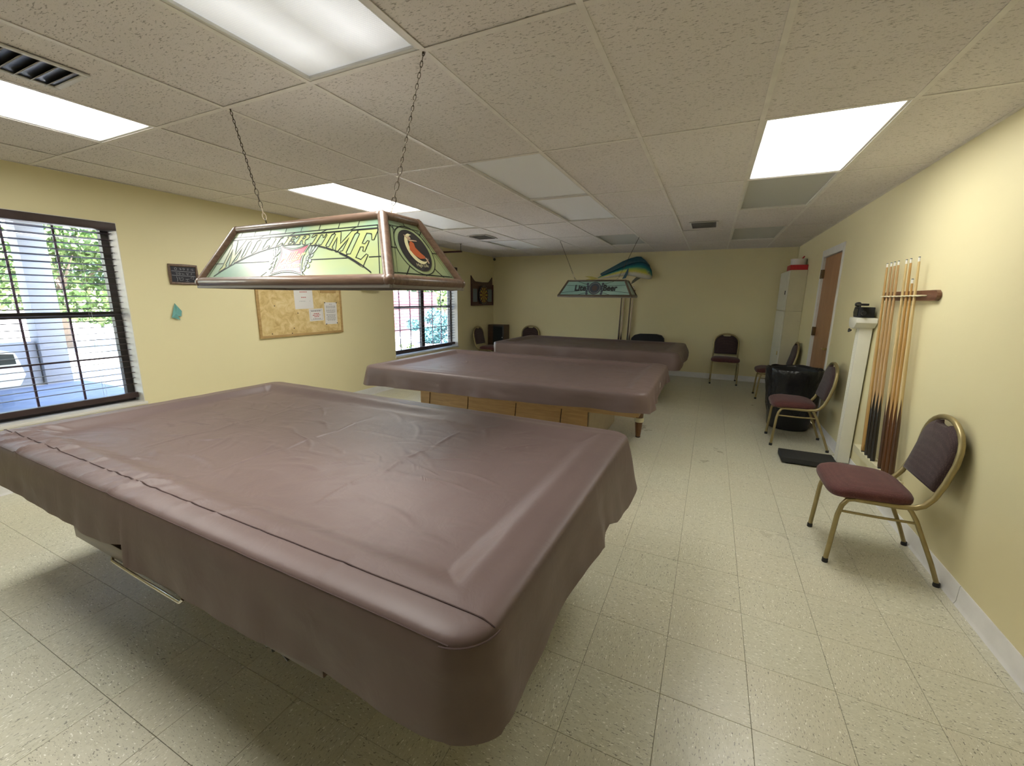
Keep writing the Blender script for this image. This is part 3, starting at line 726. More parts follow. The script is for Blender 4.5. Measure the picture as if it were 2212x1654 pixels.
# slab serif letters on a 0..1 grid: list of (outline, holes)
SER = .16
LET = {
 'I': [[(0, 0), (1, 0), (1, .10), (.80, .15), (.80, .85), (1, .90), (1, 1), (0, 1), (0, .90), (.20, .85), (.20, .15), (0, .10)]],
 'L': [[(0, 0), (1, 0), (1, .34), (.90, .34), (.78, .16), (.55, .12), (.55, .85), (.70, .90), (.70, 1), (0, 1), (0, .90), (.16, .85), (.16, .15), (0, .10)]],
 'E': [[(0, 0), (1, 0), (1, .32), (.90, .32), (.76, .14), (.48, .12), (.48, .45), (.62, .47), (.68, .36), (.78, .36), (.78, .66), (.68, .66), (.62, .56), (.48, .56), (.48, .88), (.74, .86), (.88, .70), (.98, .70), (.98, 1), (0, 1), (0, .90), (.14, .86), (.14, .14), (0, .10)]],
 'R': [[(0, 0), (.58, 0), (.58, .09), (.46, .13), (.46, .42), (.56, .42), (.72, .08), (.82, 0), (1, 0), (1, .10), (.92, .12), (.78, .44), (.92, .54), (.95, .72), (.90, .88), (.74, 1), (0, 1), (0, .90), (.14, .86), (.14, .14), (0, .10)], [(.46, .55), (.46, .87), (.60, .86), (.66, .72), (.60, .57)]],
 'T': [[(.24, 0), (.76, 0), (.76, .10), (.64, .14), (.64, .88), (.80, .86), (.90, .68), (1, .68), (1, 1), (0, 1), (0, .68), (.10, .68), (.20, .86), (.36, .88), (.36, .14), (.24, .10)]],
 'M': [[(0, 0), (.30, 0), (.30, .10), (.22, .14), (.22, .70), (.46, 0), (.54, 0), (.76, .70), (.76, .14), (.68, .10), (.68, 0), (1, 0), (1, .10), (.94, .14), (.94, .86), (1, .90), (1, 1), (.74, 1), (.51, .40), (.26, 1), (0, 1), (0, .90), (.07, .86), (.07, .14), (0, .10)]]}
def word(mbf, mbl, fn, letters, d, asp):
    arc = lambda u: .625-1.78*u*u
    for ch, u0, u1 in letters:
        polys = LET[ch]
        def mp(p):
            u = u0+(u1-u0)*p[0]; vb = arc(u); vt = .785; v = vb+(vt-vb)*p[1]
            return (u+.022*(p[1]-.5), v)
        def dens(P):
            o = []
            for a, b in zip(P, P[1:]+P[:1]):
                n = max(1, int(math.dist(a, b)/.2))
                o += [(a[0]+(b[0]-a[0])*k/n, a[1]+(b[1]-a[1])*k/n) for k in range(n)]
            return o
        outer = [mp(p) for p in dens(polys[0])]
        if len(polys) == 1: mbf.flat(outer, fn, d)
        else:
            holes = [[mp(p) for p in dens(h)] for h in polys[1:]]
            loops = [[Vector((*p, 0)) for p in outer]]+[[Vector((*p, 0)) for p in h] for h in holes]
            tri = tessellate_polygon(loops); flat = [p for lp in loops for p in lp]
            mbf.add([fn(p.x, p.y, d) for p in flat], [tuple(x) for x in tri])
        for P in polys: mbl.strip([mp(p) for p in dens(P)], .0042, fn, d+.0009, True, asp)
def ball(mb, c, r): return mb.lathe([(r*math.sin(PI*k/10)+1e-4, -r*math.cos(PI*k/10)) for k in range(11)], Matrix.Translation(c), 16)
def shade(name, loc, yaw, L, W, Lt, Wt, h, lab, tex, rw, deco, chains, ch_top, wm='lampwood'):
    t = empty(name, loc, yaw, lab, 'pool table lamp', 'stained glass pool table lamps')
    B4 = [Vector((sx*L/2, sy*W/2, 0)) for sx, sy in ((-1, -1), (1, -1), (1, 1), (-1, 1))]; T4 = [Vector((sx*Lt/2, sy*Wt/2, h)) for sx, sy in ((-1, -1), (1, -1), (1, 1), (-1, 1))]
    def ring(P, r, name, fl):
        pts = []
        for k in range(4):
            a, b, c = P[k-1], P[k], P[(k+1) % 4]
            for q in ((a-b).normalized()*.022, Vector((0, 0, 0)), (c-b).normalized()*.022): pts.append(b+q+((a-b).normalized()+(c-b).normalized())*(.004 if q.length == 0 else 0))
        return MB().tube(pts, r, 12, True, fl).build(name, MT[wm], t, smooth=1.0)
    ring(B4, rw, 'bottom_frame', 1.0); ring(T4, rw*.82, 'top_frame', 1.0)
    for k in range(4): ball(ball(MB().tube([B4[k], B4[k].lerp(T4[k], .5), T4[k]], rw*.92, 12), B4[k], rw*1.01), T4[k], rw*.86).build('corner_post', MT[wm], t, smooth=1.0)
    lp = MB(); e = .012
    for q in ((-L/2-e, L/2+e, -W/2-e, -W/2+.006), (-L/2-e, L/2+e, W/2-.006, W/2+e), (-L/2-e, -L/2+.006, -W/2+.006, W/2-.006), (L/2-.006, L/2+e, -W/2+.006, W/2-.006)): lp.box(*q, -rw-.008, -rw*.5)
    lp.build('lower_lip', MT['lip'], t, bev=.003)
    MB().box(-Lt/2, Lt/2, -Wt/2, Wt/2, h-.004, h+.004).build('top_cover', MT['housing'], t)
    fx = MB(); fx.box(-L/2+.12, L/2-.12, -.05, .05, h*.55, h*.72); fx.tube([(-L/2+.16, 0, h*.45), (L/2-.16, 0, h*.45)], .019, 12); fx.build('tube_fixture', MT['offwhite'], t)
    for k, side in ((0, 'n'), (1, 'e'), (2, 'f'), (3, 'w')):
        a, b, c, d = B4[k], B4[(k+1) % 4], T4[(k+1) % 4], T4[k]
        org = (a+b)/2; up = (c+d)/2-org; ax = (b-a).normalized(); nr = ax.cross(up).normalized()
        fn = lambda u, v, dd, org=org, up=up, ax=ax, nr=nr: org+ax*u+up*v+nr*dd
        hb, ht = (b-a).length/2, (c-d).length/2
        p = MB().prism([(-hb, 0), (hb, 0), (ht, 1), (-ht, 1)], fn, -.003, 0).build('glass_panel', tex, t)
        deco(p, fn, up.length, hb, ht, side)
    # chains
    for k, (bx, tx) in enumerate(zip(chains, ch_top)):
        p0 = Vector((bx, 0, h+.004)); p1 = Vector(tx); d = p1-p0; Ln = d.length; d.normalize(); mb = MB(); pale = MB(); z = .03; i = 0
        a = d.orthogonal().normalized(); b2 = d.cross(a)
        mb.tube([p0+Vector((.02, 0, -.006)), p0+Vector((.006, 0, .03)), p0+d*.038, p0+Vector((-.006, 0, .03)), p0+Vector((-.02, 0, -.006))], .0016, 5)
        mb.tube([p1-d*.008, p1+Vector((0, 0, .004))], .003, 6)
        while z < Ln-.012:
            big = z < Ln*.34; ln = .034 if big else .021; w = .0085 if big else .0048
            s_ = a if i % 2 else b2; c_ = p0+d*(z+ln*.5); loop = [c_+d*(ln*.56*math.cos(q))+s_*(w*math.sin(q)) for q in [2*PI*m/10 for m in range(10)]]
            (pale if i in ((0,) if k else (1, 2)) else mb).tube(loop, .0021 if i in (0, 1) else .0015, 5, True); z += ln*.9; i += 1
        mb.build('chain', MT['chain'], t, smooth=1.0, kind='stuff'); pale.build('chain_clip', MT['chain_pale'], t, smooth=1.0)
    return t
MT['lip'] = M('lamp_lip', (.20, .185, .165), .5)
def deco_time(p, fn, asp, hb, ht, side):
    ld = MB()
    edge = lambda v, m=.03: hb+(ht-hb)*v-m
    if side in 'nf':
        ld.strip([(-edge(.84), .845), (edge(.84), .845)], .0045, fn, .0009, asp=asp); ld.strip([(-edge(.795), .798), (edge(.795), .798)], .0045, fn, .0009, asp=asp)
        for u in (-.44, -.33, -.209, -.092, .02, .141, .263, .379): ld.strip([(u, .845), (u, 1)], .004, fn, .0009, asp=asp)
        for u in (-.28, -.05, .16, .34): ld.strip([(u, .798), (u+.035, .845)], .004, fn, .0009, asp=asp)
        for s in (-1, 1):
            ld.strip([(s*edge(.02, .045), .02), (s*edge(.85, .03), .84)], .0042, fn, .0009, asp=asp)
            ld.strip([(s*u, .625-1.78*u*u) for u in [.14+.40*k/20 for k in range(21)]], .0052, fn, .0011, asp=asp)
            ld.strip([(s*.13, .345), (s*.40, .345)], .0042, fn, .0009, asp=asp); ld.strip([(s*.50, .345), (s*edge(.345, 0), .345)], .0042, fn, .0009, asp=asp)
            ld.strip([(s*.12, .16), (s*.17, .05)], .004, fn, .0009, asp=asp)
        ld.strip([(-edge(.05, .02), .045), (edge(.05, .02), .045)], .004, fn, .0009, asp=asp)
        fl = MB(); ol = MB()
        word(fl, ol, fn, [('M', -.50, -.352), ('I', -.348, -.278), ('L', -.272, -.170), ('L', -.164, -.076), ('E', -.070, .008), ('R', .010, .094), ('T', .106, .190), ('I', .190, .240), ('M', .244, .378), ('E', .382, .496)], .0006, asp)
        fl.build('lettering', MT['letter'], p); ol.build('letter_outline', MT['lead'], p)
        # shield
        def side_(a, b, bow, n=9):
            return [(a[0]+(b[0]-a[0])*k/n+bow[0]*math.sin(PI*k/n), a[1]+(b[1]-a[1])*k/n+bow[1]*math.sin(PI*k/n)) for k in range(n)]
        K = [(-.082, .118), (.126, .118), (.110, .60), (-.076, .60)]
        sh = side_(K[0], K[1], (0, .055))+side_(K[1], K[2], (-.026, 0))+side_(K[2], K[3], (0, -.07))+side_(K[3], K[0], (.026, 0))
        sc = lambda P, s: [((u-.022)*s+.022, (v-.36)*s+.36) for u, v in P]
        MB().flat(sc(sh, 1.13), fn, .0013).build('shield_border', MT['lpale'], p); ol2 = MB(); ol2.strip(sc(sh, 1.13), .004, fn, .0016, True, asp); ol2.strip(sh, .003, fn, .0022, True, asp); ol2.build('shield_outline', MT['lead'], p)
        MB().flat(sh, fn, .0018).build('shield', MT['lred'], p)
        sp = MB(); put_text(sp, 'Miller', .066, .022, .40, lambda u, v, d: fn(u, v+(u-.022)*.35, d), .0026, asp, shear=.35, off=.0012)
        sp.strip([(-.038, .285), (.02, .335), (.072, .375), (.03, .305), (.0, .29)], .007, fn, .0026, asp=asp)
        put_text(sp, 'HIGH LIFE BEER', .0235, .022, .235, lambda u, v, d: fn(u, v+(u-.022)*.22, d), .0026, asp, shear=.1, off=.0006)
        sp.build('script', MT['lyel'], p)
        hp = MB(); hl = MB()
        for s in (-1, 1):
            for k, (du, dv, L, th) in enumerate(((.115, .42, .20, 1.35), (.120, .40, .24, 1.05), (.112, .44, .15, 1.75))):
                lf = [(.022+s*(du+L*.29*t*math.cos(th)+.010*math.sin(PI*t)*w), dv+L*t*math.sin(th)) for w, ts in ((1, [i/8 for i in range(9)]), (-1, [i/8 for i in range(7, 0, -1)])) for t in ts]
                hp.flat(lf, fn, .0010+.00008*k); hl.strip(lf, .0022, fn, .0016, True, asp)
            for k in range(9):
                q = oval(.022+s*(.118+.014*math.cos(k*2.1)), .42-.030*k, .0095, .035, 10, tilt=s*.1*math.sin(k*1.7)); hp.flat(q, fn, .0012+.00003*k); hl.strip(q, .0020, fn, .0017, True, asp)
        hp.build('hops', MT['lgrey'], p, kind='stuff'); hl.build('hop_outline', MT['lead'], p, kind='stuff')
    else:
        for m, w in ((.034, .004), (.052, .0035)):
            ld.strip([(-edge(.1, m), .10+m*.3), (edge(.1, m), .10+m*.3), (edge(.86, m), .86), (-edge(.86, m), .86)], w, fn, .0009, True, asp)
        ld.strip(oval(.002, .5, .113, .385), .0042, fn, .0012, True, asp)
        for a0 in (0, .8, 2.3, 3.14, 3.9, 5.5, 1.57, 4.71):
            k = 1.0
            while k < 2.4 and abs(.113*k*math.cos(a0)) < edge(.5+.385*k*math.sin(a0), .012) and .04 < .5+.385*k*math.sin(a0) < .96: k += .02
            if k > 1.02: ld.strip([(.002+.113*math.cos(a0), .5+.385*math.sin(a0)), (.002+.113*k*math.cos(a0), .5+.385*k*math.sin(a0))], .0042, fn, .0010, asp=asp)
        MB().flat(oval(.002, .5, .092, .330), fn, .0014).build('medallion', MT['lblack'], p)
        # crescent moon with a seated figure in a red dress
        oc = [(.012+.062*math.cos(t), .53+.245*math.sin(t)) for t in [math.radians(100+k*12) for k in range(19)]]
        ic = [(.030+.058*math.cos(t), .545+.215*math.sin(t)) for t in [math.radians(100+k*12) for k in range(19)]]
        MB().flat(oc+ic[::-1], fn, .0018).build('moon', MT['lcream'], p)
        MB().flat([(-.004, .655), (.012, .62), (.010, .55), (.030, .47), (.050, .42), (.046, .385), (.010, .37), (-.020, .42), (-.034, .50), (-.020, .60)], fn, .0020).build('dress', MT['lorange'], p)
        fg = MB(); fg.flat(oval(-.004, .70, .009, .026, 12), fn, .0022); fg.flat([(-.016, .665), (.004, .672), (.038, .675), (.040, .655), (.006, .65), (-.014, .64)], fn, .0022); fg.flat([(-.034, .735), (-.026, .74), (-.006, .665), (-.014, .655)], fn, .0022)
        fg.flat([(.046, .40), (.058, .395), (.062, .31), (.054, .30)], fn, .0022); fg.build('figure', MT['lskin'], p)
        bn = MB(); put_text(bn, 'High Life', .022, .004, .262, fn, .0020, asp, shear=.2); bn.build('banner', MT['lcream'], p)
    ld.build('lead_line', MT['lead'], p)
def deco_lite(p, fn, asp, hb, ht, side):
    ld = MB(); edge = lambda v, m=.02: hb+(ht-hb)*v-m
    if side in 'nf':
        for s in (-1, 1):
            for v0, v1 in ((.62, .70), (.38, .20), (.72, .98), (.22, .0)):
                ld.strip([(s*.11, v0), (s*(edge(v1) if v1 not in (.98, .0) else .30), v1)], .006, fn, .0008, asp=asp)
        tx = MB(); put_text(tx, 'Lite', .135, -.225, .50, fn, .0014, asp, off=.006, sx=.9); put_text(tx, 'Beer', .135, .235, .50, fn, .0014, asp, off=.006, sx=.82); tx.build('lettering', MT['lblack'], p)
        MB().flat(oval(0, .50, .10, .42), fn, .0016).build('crest', MT['lnavy'], p)
        w = MB()
        for s in (-1, 1):
            for k in range(5): w.flat(oval(s*(.112+.006*math.sin(k*2)), .14+.16*k, .02, .085, 10), fn, .0012)
        w.build('hop_wreath', MT['lnavy'], p); MB().strip(oval(0, .50, .08, .335), .005, fn, .0020, True, asp).build('crest_ring', MT['lgrey'], p)
        MB().flat(oval(0, .50, .042, .18, 20), fn, .0022).build('crest_center', MT['lbrown'], p)
    else:
        ld.strip([(-edge(.15, .03), .12), (edge(.15, .03), .12), (edge(.85, .03), .88), (-edge(.85, .03), .88)], .005, fn, .0008, True, asp)
    ld.build('lead_line', MT['lead'], p)
def loc2(cx, cy, zb, yaw, p):
    v = Vector(p)-Vector((cx, cy, zb)); c, s = math.cos(-yaw), math.sin(-yaw); return (c*v.x-s*v.y, s*v.x+c*v.y, v.z)
lp1 = (-1.275, .049, 1.531, -.037)
shade('pool_table_lamp', lp1[:3], lp1[3], 1.285, .475, 1.00, .215, .262, 'large near hanging lamp of green stained glass reading Miller Time', MT['gl1'], .0225, deco_time, (-.40, .44), [loc2(*lp1, (-1.815, .02, ZC)), loc2(*lp1, (-.612, .004, ZC))])
lp2 = (-1.194, 5.192, 1.52, -.008)
shade('pool_table_lamp', lp2[:3], lp2[3], 1.13, .47, .89, .235, .228, 'far small hanging lamp of pale teal glass reading Lite Beer', MT['gl2'], .017, deco_lite, (-.36, .30), [loc2(*lp2, (-1.84, 5.2, ZC)), loc2(*lp2, (-.611, 5.21, ZC))], 'lampwood2')
# ------------------------------------------------------------------ stacking chairs
def arch(w, h0, h1, n=10):
    """back outline: straight sides to h0, round top at h1 (lateral y, height along the back)"""
    return [(-w, h0)]+[(-w*math.cos(PI*k/n), h0+(h1-h0)*abs(math.sin(PI*k/n))**.8) for k in range(1, n)]+[(w, h0)]
def lean(z):
    """back post x for height z above the seat rail (side profile)"""
    return lerp_tab([(.405, .085), (.43, .130), (.479, .162), (.56, .190), (.662, .214), (.76, .225), (.87, .234)], z)
def make_chair(label):
    t = empty('banquet_chair', (0, 0, 0), 0, label, 'chair', 'maroon stacking chairs')
    yw = .205
    for s in (-1, 1):
        y = s*yw; yf = s*.212
        l = MB().tube([(-.241, yf, .018), (-.234, yf, .12), (-.222, yf, .30), (-.210, yf, .36), (-.188, y, .395), (-.155, y, .405)], .0125, 10).build('leg', MT['gold'], t, smooth=.9)
        MB().lathe([(.0145, 0), (.0155, .004), (.0145, .024), (.0135, .026)], Matrix.Translation((-.2415, yf, 0)), 12).build('foot_cap', MT['black_cap'], l, smooth=.7)
        l = MB().tube([(.242, yf, .018), (.205, yf, .12), (.110, yf, .345), (.088, y, .385), (.075, y, .402)], .0115, 10).build('leg', MT['gold'], t, smooth=.9)
        MB().lathe([(.0145, 0), (.0155, .004), (.0145, .022), (.0125, .024)], Matrix.Translation((.243, yf, 0)), 12).build('foot_cap', MT['black_cap'], l, smooth=.7)
        MB().tube([(-.215, yf, .327), (-.06, y*1.01, .324), (.105, yf, .330)], .0075, 8).build('stretcher', MT['gold'], t, smooth=.9)
    # bent tube: seat rails running up into the round back
    path = [(-.155, -yw, .405), (-.02, -yw, .4045), (.03, -yw, .404)]
    zs = [.412, .43, .455, .479, .52, .56, .61, .662]
    path += [(lean(z)+(.0 if z > .41 else -.02), -yw, z) for z in zs]
    for k in range(0, 15):
        a = PI*k/14; z = .69+.178*abs(math.sin(a))**.85; path.append((lean(z), -yw*math.cos(a)*(1.0), z))
    path += [(x, -y, z) for x, y, z in reversed(path[:3+len(zs)])]
    MB().tube(path, .0145, 10).build('back_frame', MT['gold'], t, smooth=.9)
    MB().tube([(-.155, -yw+.004, .406)]+[(-.155-.108*math.sin(PI*k/14)**.7 if 0 < k < 14 else -.155, -(yw-.004)*math.cos(PI*k/14), .4075) for k in range(1, 14)]+[(-.155, yw-.004, .406)], .0095, 8).tube([(.06, -yw, .404), (.06, yw, .404)], .010, 8).build('seat_frame', MT['gold'], t, smooth=.9)
    # seat: domed cushion, wide at the front
    def seat_out(k, n, gx=0):
        a = 2*PI*k/n; c, s = math.cos(a), math.sin(a); e = .42
        x = math.copysign(abs(c)**e, c); y = math.copysign(abs(s)**e, s)
        return (-.080+x*(.190+gx), y*(.222+gx)*(1-.06*x))
    n = 48; mb = MB()
    lay = [(-.012, .416), (.0, .418), (.004, .428), (.004, .447), (-.003, .460), (-.018, .469), (-.045, .476), (-.09, .481), (-.14, .484), (-.185, .485)]
    for gx, z in lay:
        for k in range(n):
            x, y = seat_out(k, n, gx); mb.v.append((x, y, z+(-.012*(1-sstep(-.27, -.15, x))) - .004*sstep(.0, .1, x)))
    for i in range(len(lay)-1):
        for k in range(n): mb.f.append((i*n+k, i*n+(k+1) % n, (i+1)*n+(k+1) % n, (i+1)*n+k))
    mb.f += [tuple(range(n-1, -1, -1)), tuple((len(lay)-1)*n+k for k in range(n))]
    mb.build('seat', MT['seatfab'], t, smooth=1.2)
    MB().add([(seat_out(k, n, -.03)[0], seat_out(k, n, -.03)[1], z) for z in (.409, .4155) for k in range(n)], [(k, (k+1) % n, n+(k+1) % n, n+k) for k in range(n)]+[tuple(range(n)), tuple(range(2*n-1, n-1, -1))]).build('seat_board', MT['black'], t)
    # back cushion with hand slot cut in the top
    out = [(-.186, .505), (.186, .505)]
    A = [(.190*math.cos(PI*k/26), .685+.168*abs(math.sin(PI*k/26))**.85) for k in range(0, 27)]
    A = [p for p in A if abs(p[0]) > .062]
    h = len(A)//2; out += A[:h]+[(.058, .826), (.040, .820), (.0, .818), (-.040, .820), (-.058, .826)]+A[h:]
    out = [(y, z) for y, z in out]
    f = MB().prism([(y*.992, z) for y, z in out], lambda y, z, d: Vector((lean(z)+d, y, z)), -.016, .012)
    nn = len(out); cy, cz = 0, .66
    # puffed front
    inner = [(cy+(y-cy)*.86, cz+(z-cz)*.86) for y, z in out]; pts = [(y, z, -.016) for y, z in out]
    mbk = MB(); rings = [1.0, .985, .95, .86, .6, .3]
    dd = [.012, -.012, -.022, -.030, -.034, -.036]
    V = []
    for r, d in zip(rings, dd):
        for y, z in out:
            if abs(y) < .06 and z > .8: z += (.853-z)*max(0, min(1, (1-r)/.12))
            yy, zz = cy+(y-cy)*r, cz+(z-cz)*r; V.append((lean(zz)+d, yy, zz))
    F = [(i*nn+k, i*nn+(k+1) % nn, (i+1)*nn+(k+1) % nn, (i+1)*nn+k) for i in range(len(rings)-1) for k in range(nn)]
    V.append((lean(cz)-.036, cy, cz)); F += [((len(rings)-1)*nn+k, (len(rings)-1)*nn+(k+1) % nn, len(V)-1) for k in range(nn)]
    V2 = [(lean(z)+.0125, y, z) for y, z in [(cy+(y-cy)*.6, cz+(z-cz)*.6) for y, z in out]]+[(lean(cz)+.0125, cy, cz)]
    o0 = len(V); V += V2; F += [(k, (k+1) % nn, o0+(k+1) % nn, o0+k) for k in range(nn)]+[(o0+k, o0+(k+1) % nn, o0+nn) for k in range(nn)]
    mbk.add(V, F); mbk.build('backrest', MT['backfab'], t, smooth=.9)
    return t
ch = make_chair('nearest maroon chair with gold frame against the yellow wall below the cue rack')
ch.location = (1.434, 1.464, 0)
for x, y, r, l in ((1.392, 3.635, 0, 'maroon chair with gold frame in front of the black bagged bin'), (1.435, 5.965, 0, 'maroon chair between the bin and the tall cream cabinet'),
                   (.765, 6.985, PI/2, 'maroon chair standing alone facing out from the back wall'), (-3.165, 6.985, PI/2, 'chair at the back wall with only its arched top above the farthest table'), (-3.80, 6.36, PI, 'chair below the dartboard cabinet in the far left corner')):
    c = copy_tree(ch); c.location = (x, y, 0); c.rotation_euler = (0, 0, r); c['label'] = l

# ------------------------------------------------------------------ right wall: rack, cues, scale, bin, cabinet
rk = empty('cue_rack', (XR, 2.4, 0), 0, 'two piece wall cue rack with walnut top rail and cream lower rail', 'cue rack')
tb = MB().prism([(-.43, 1.482), (.40, 1.482), (.44, 1.50), (.45, 1.515), (.44, 1.53), (.40, 1.547), (-.43, 1.547), (-.455, 1.53), (-.46, 1.515), (-.455, 1.50)], lambda u, v, d: Vector((d, u, v)), -.024, -.001).build('top_rail', MT['rackwood'], rk, bev=.004)
cue_y = [2.735, 2.655, 2.585, 2.515, 2.372, 2.30, 2.235, 2.17]
low_y = [2.535, 2.455, 2.385, 2.32, 2.165, 2.095, 2.028, 1.962]
cl0 = None
for y in cue_y+[2.44, 2.10]:
    if not cl0:
        c = MB()
        for s in (-1, 1): c.tube([(-.024, s*.006, 0), (-.033, s*.0175, .0), (-.046, s*.0185, .0), (-.060, s*.0105, .0), (-.066, s*.0165, 0)], [.0045]*5, 8, flat=2.6)
        cl0 = o = c.build('clip', MT['cream'], rk, smooth=.9)
    else: o = reuse(cl0, 'clip', rk, (0, 0, 0))
    o.location = (0, y-2.4, 1.513)
lb = MB(); pr = [(1.93-2.4, .262), (2.72-2.4, .262), (2.72-2.4, .318)]
for y in sorted(low_y, reverse=True): pr += [(y-2.4+.022, .318), (y-2.4+.019, .308), (y-2.4-.019, .308), (y-2.4-.022, .318)]
pr += [(1.93-2.4, .318)]
lb.prism(pr, lambda u, v, d: Vector((d, u, v)), -.075, -.002); lb.build('lower_rail', MT['cream'], rk, bev=.002, seg=1)
def cue_mat(name, light, dark, z0, spl):
    a = NT(name); sx = a.n('SeparateXYZ'); a.l(a.n('TexCoord').outputs['Object'], sx.inputs[0])
    an = a.math('ARCTAN2', sx.outputs[1], sx.outputs[0]); pt = a.math('ABSOLUTE', a.math('SUBTRACT', a.math('FRACT', a.math('MULTIPLY', an, 4/(2*PI))), .5))
    lim = a.math('ADD', a.math('MULTIPLY', pt, spl*2), z0); up = a.math('GREATER_THAN', sx.outputs[2], lim)
    g = a.noise(a.coord('Object', (30, 30, 2)), 4, 3)
    li = a.ramp(g, [(.3, tuple(c*.86 for c in light)), (.7, light)]); da = a.ramp(g, [(.3, tuple(c*.7 for c in dark)), (.7, dark)])
    a.l(a.mix(up, da, li), a.b.inputs['Base Color']); a.b.inputs['Roughness'].default_value = .3; a.b.inputs['Coat Weight'].default_value = .4; return a.m
MT['cue1'] = cue_mat('honey_cue', (.50, .30, .10), (.36, .20, .045), .02, .05); MT['cue2'] = cue_mat('tan_cue_black_butt', (.46, .28, .12), (.022, .016, .012), .36, .15)
MT['cue3'] = cue_mat('pale_cue_brown_butt', (.60, .44, .20), (.085, .035, .015), .38, .17); MT['cue4'] = cue_mat('amber_cue_brown_butt', (.48, .27, .08), (.13, .045, .012), .36, .16)
MT['cue5'] = cue_mat('pinkish_tan_cue', (.72, .56, .42), (.07, .035, .025), .40, .12); MT['cue6'] = cue_mat('espresso_cue', (.11, .06, .04), (.03, .018, .014), .4, .1)
MT['ferrule'] = M('white_ferrule', (.74, .72, .66), .4); MT['tip'] = M('blue_tip', (.05, .08, .10), .9)
def cue(p, q, mat, L, label, group, r0=.0155, r1=.0066):
    p, q = Vector(p), Vector(q); d = (q-p).normalized()
    t = empty('pool_cue', p, 0, label, 'pool cue', group); t.rotation_mode = 'QUATERNION'; t.rotation_quaternion = d.to_track_quat('Z', 'Y')
    MB().lathe([(r0*.9, .012), (r0, .02), (r0*.96, .3), (r0*.72, L*.55), (r1, L-.032)], None, 14).build('shaft', mat, t, smooth=.8)
    MB().lathe([(r0*.55, 0), (r0*.86, .003), (r0*.9, .0118)], None, 12).build('bumper', MT['black_cap'], t, smooth=.8)
    MB().lathe([(r1, L-.0318), (r1*.98, L-.006)], None, 12).build('ferrule', MT['ferrule'], t, smooth=.8)
    MB().lathe([(r1*.96, L-.0058), (r1*.9, L-.001), (r1*.4, L)], None, 12).build('tip', MT['tip'], t, smooth=.8)
    return t
CL = ['honey brown cue, first from the scale in the wall rack', 'tan cue with black butt, second from the scale in the rack', 'tan cue with black butt, third from the scale in the rack', 'tan cue with black butt, fourth from the scale, beside the empty clip',
      'pale cue with brown butt, just past the empty clip of the rack', 'pale cue with dark brown points, sixth from the scale in the rack', 'short amber cue whose tip ends far below its neighbours', 'pale slim cue nearest the empty end of the walnut rail']
for k, (m, L) in enumerate((('cue1', 1.475), ('cue2', 1.475), ('cue2', 1.475), ('cue2', 1.475), ('cue3', 1.475), ('cue4', 1.475), ('cue4', 1.335), ('cue3', 1.475))):
    cue((1.652, low_y[k], .3095), (1.657, cue_y[k], 1.513), MT[m], L, CL[k], 'cues in the right wall rack')

sc = empty('doctor_scale', (1.40, 3.03, 0), 0, 'white upright doctor scale with black platform beside the cue rack', 'scale')
bs = MB().box(-.215, .215, -.135, .145, .012, .058).build('platform', MT['black_mat'], sc, bev=.006)
for sx in (-1, 1):
    for sy in (-1, 1): MB().lathe([(.016, 0), (.018, .011)], Matrix.Translation((sx*.17, .005+sy*.10, 0)), 10).build('foot', MT['black_cap'], bs)
cl = MB().prism([(.205, -.055), (.296, -.055), (.296, .04), (.22, .04), (.205, .025)], lambda u, v, d: Vector((u, v, d)), .0585, 1.258).build('column', MT['white_metal'], sc, bev=.006)
for k in range(3): MB().tube([(.2045, -.038+.024*k, .07), (.2045, -.038+.024*k, 1.25)], .004, 8).build('rib', MT['white_metal'], cl, smooth=.9)
MB().box(.198, .303, -.07, .055, .0005, .0115).build('column_base', MT['white_metal'], sc)
MB().prism([(-.115, 1.342), (.085, 1.342), (.092, 1.30), (.07, 1.262), (.01, 1.245), (-.08, 1.258), (-.125, 1.30)], lambda u, v, d: Vector((d, u, v)), .160, .302).build('head', MT['white_metal'], sc, bev=.007)
MB().prism([(-.085, 1.343), (.065, 1.343), (.088, 1.385), (.062, 1.428), (-.07, 1.428)], lambda u, v, d: Vector((d, u, v)), .178, .285).build('dial_box', MT['black_cloth'], sc, bev=.005)
MB().box(.1735, .1775, -.06, .05, 1.355, 1.415).build('dial_glass', MT['carglass'], sc)
MB().box(.180, .215, -.165, .07, 1.440, 1.458).tube([(.197, .035, 1.449), (.197, .075, 1.449)], .021, 10).build('beam', MT['black'], sc, bev=.003)
MB().tube([(.198, .0, 1.4285), (.198, .0, 1.4395)], .007, 8).build('beam_post', MT['black'], sc)
MB().box(.185, .20, -.155, -.09, 1.375, 1.387).tube([(.192, -.158, 1.381), (.192, -.135, 1.381)], .017, 10).build('poise', MT['black'], sc, bev=.002)
MB().tube([(.150, -.05, 1.235), (.150, -.0, 1.222), (.158, .03, 1.240)], .008, 8).build('knob', MT['black'], sc, smooth=.8)

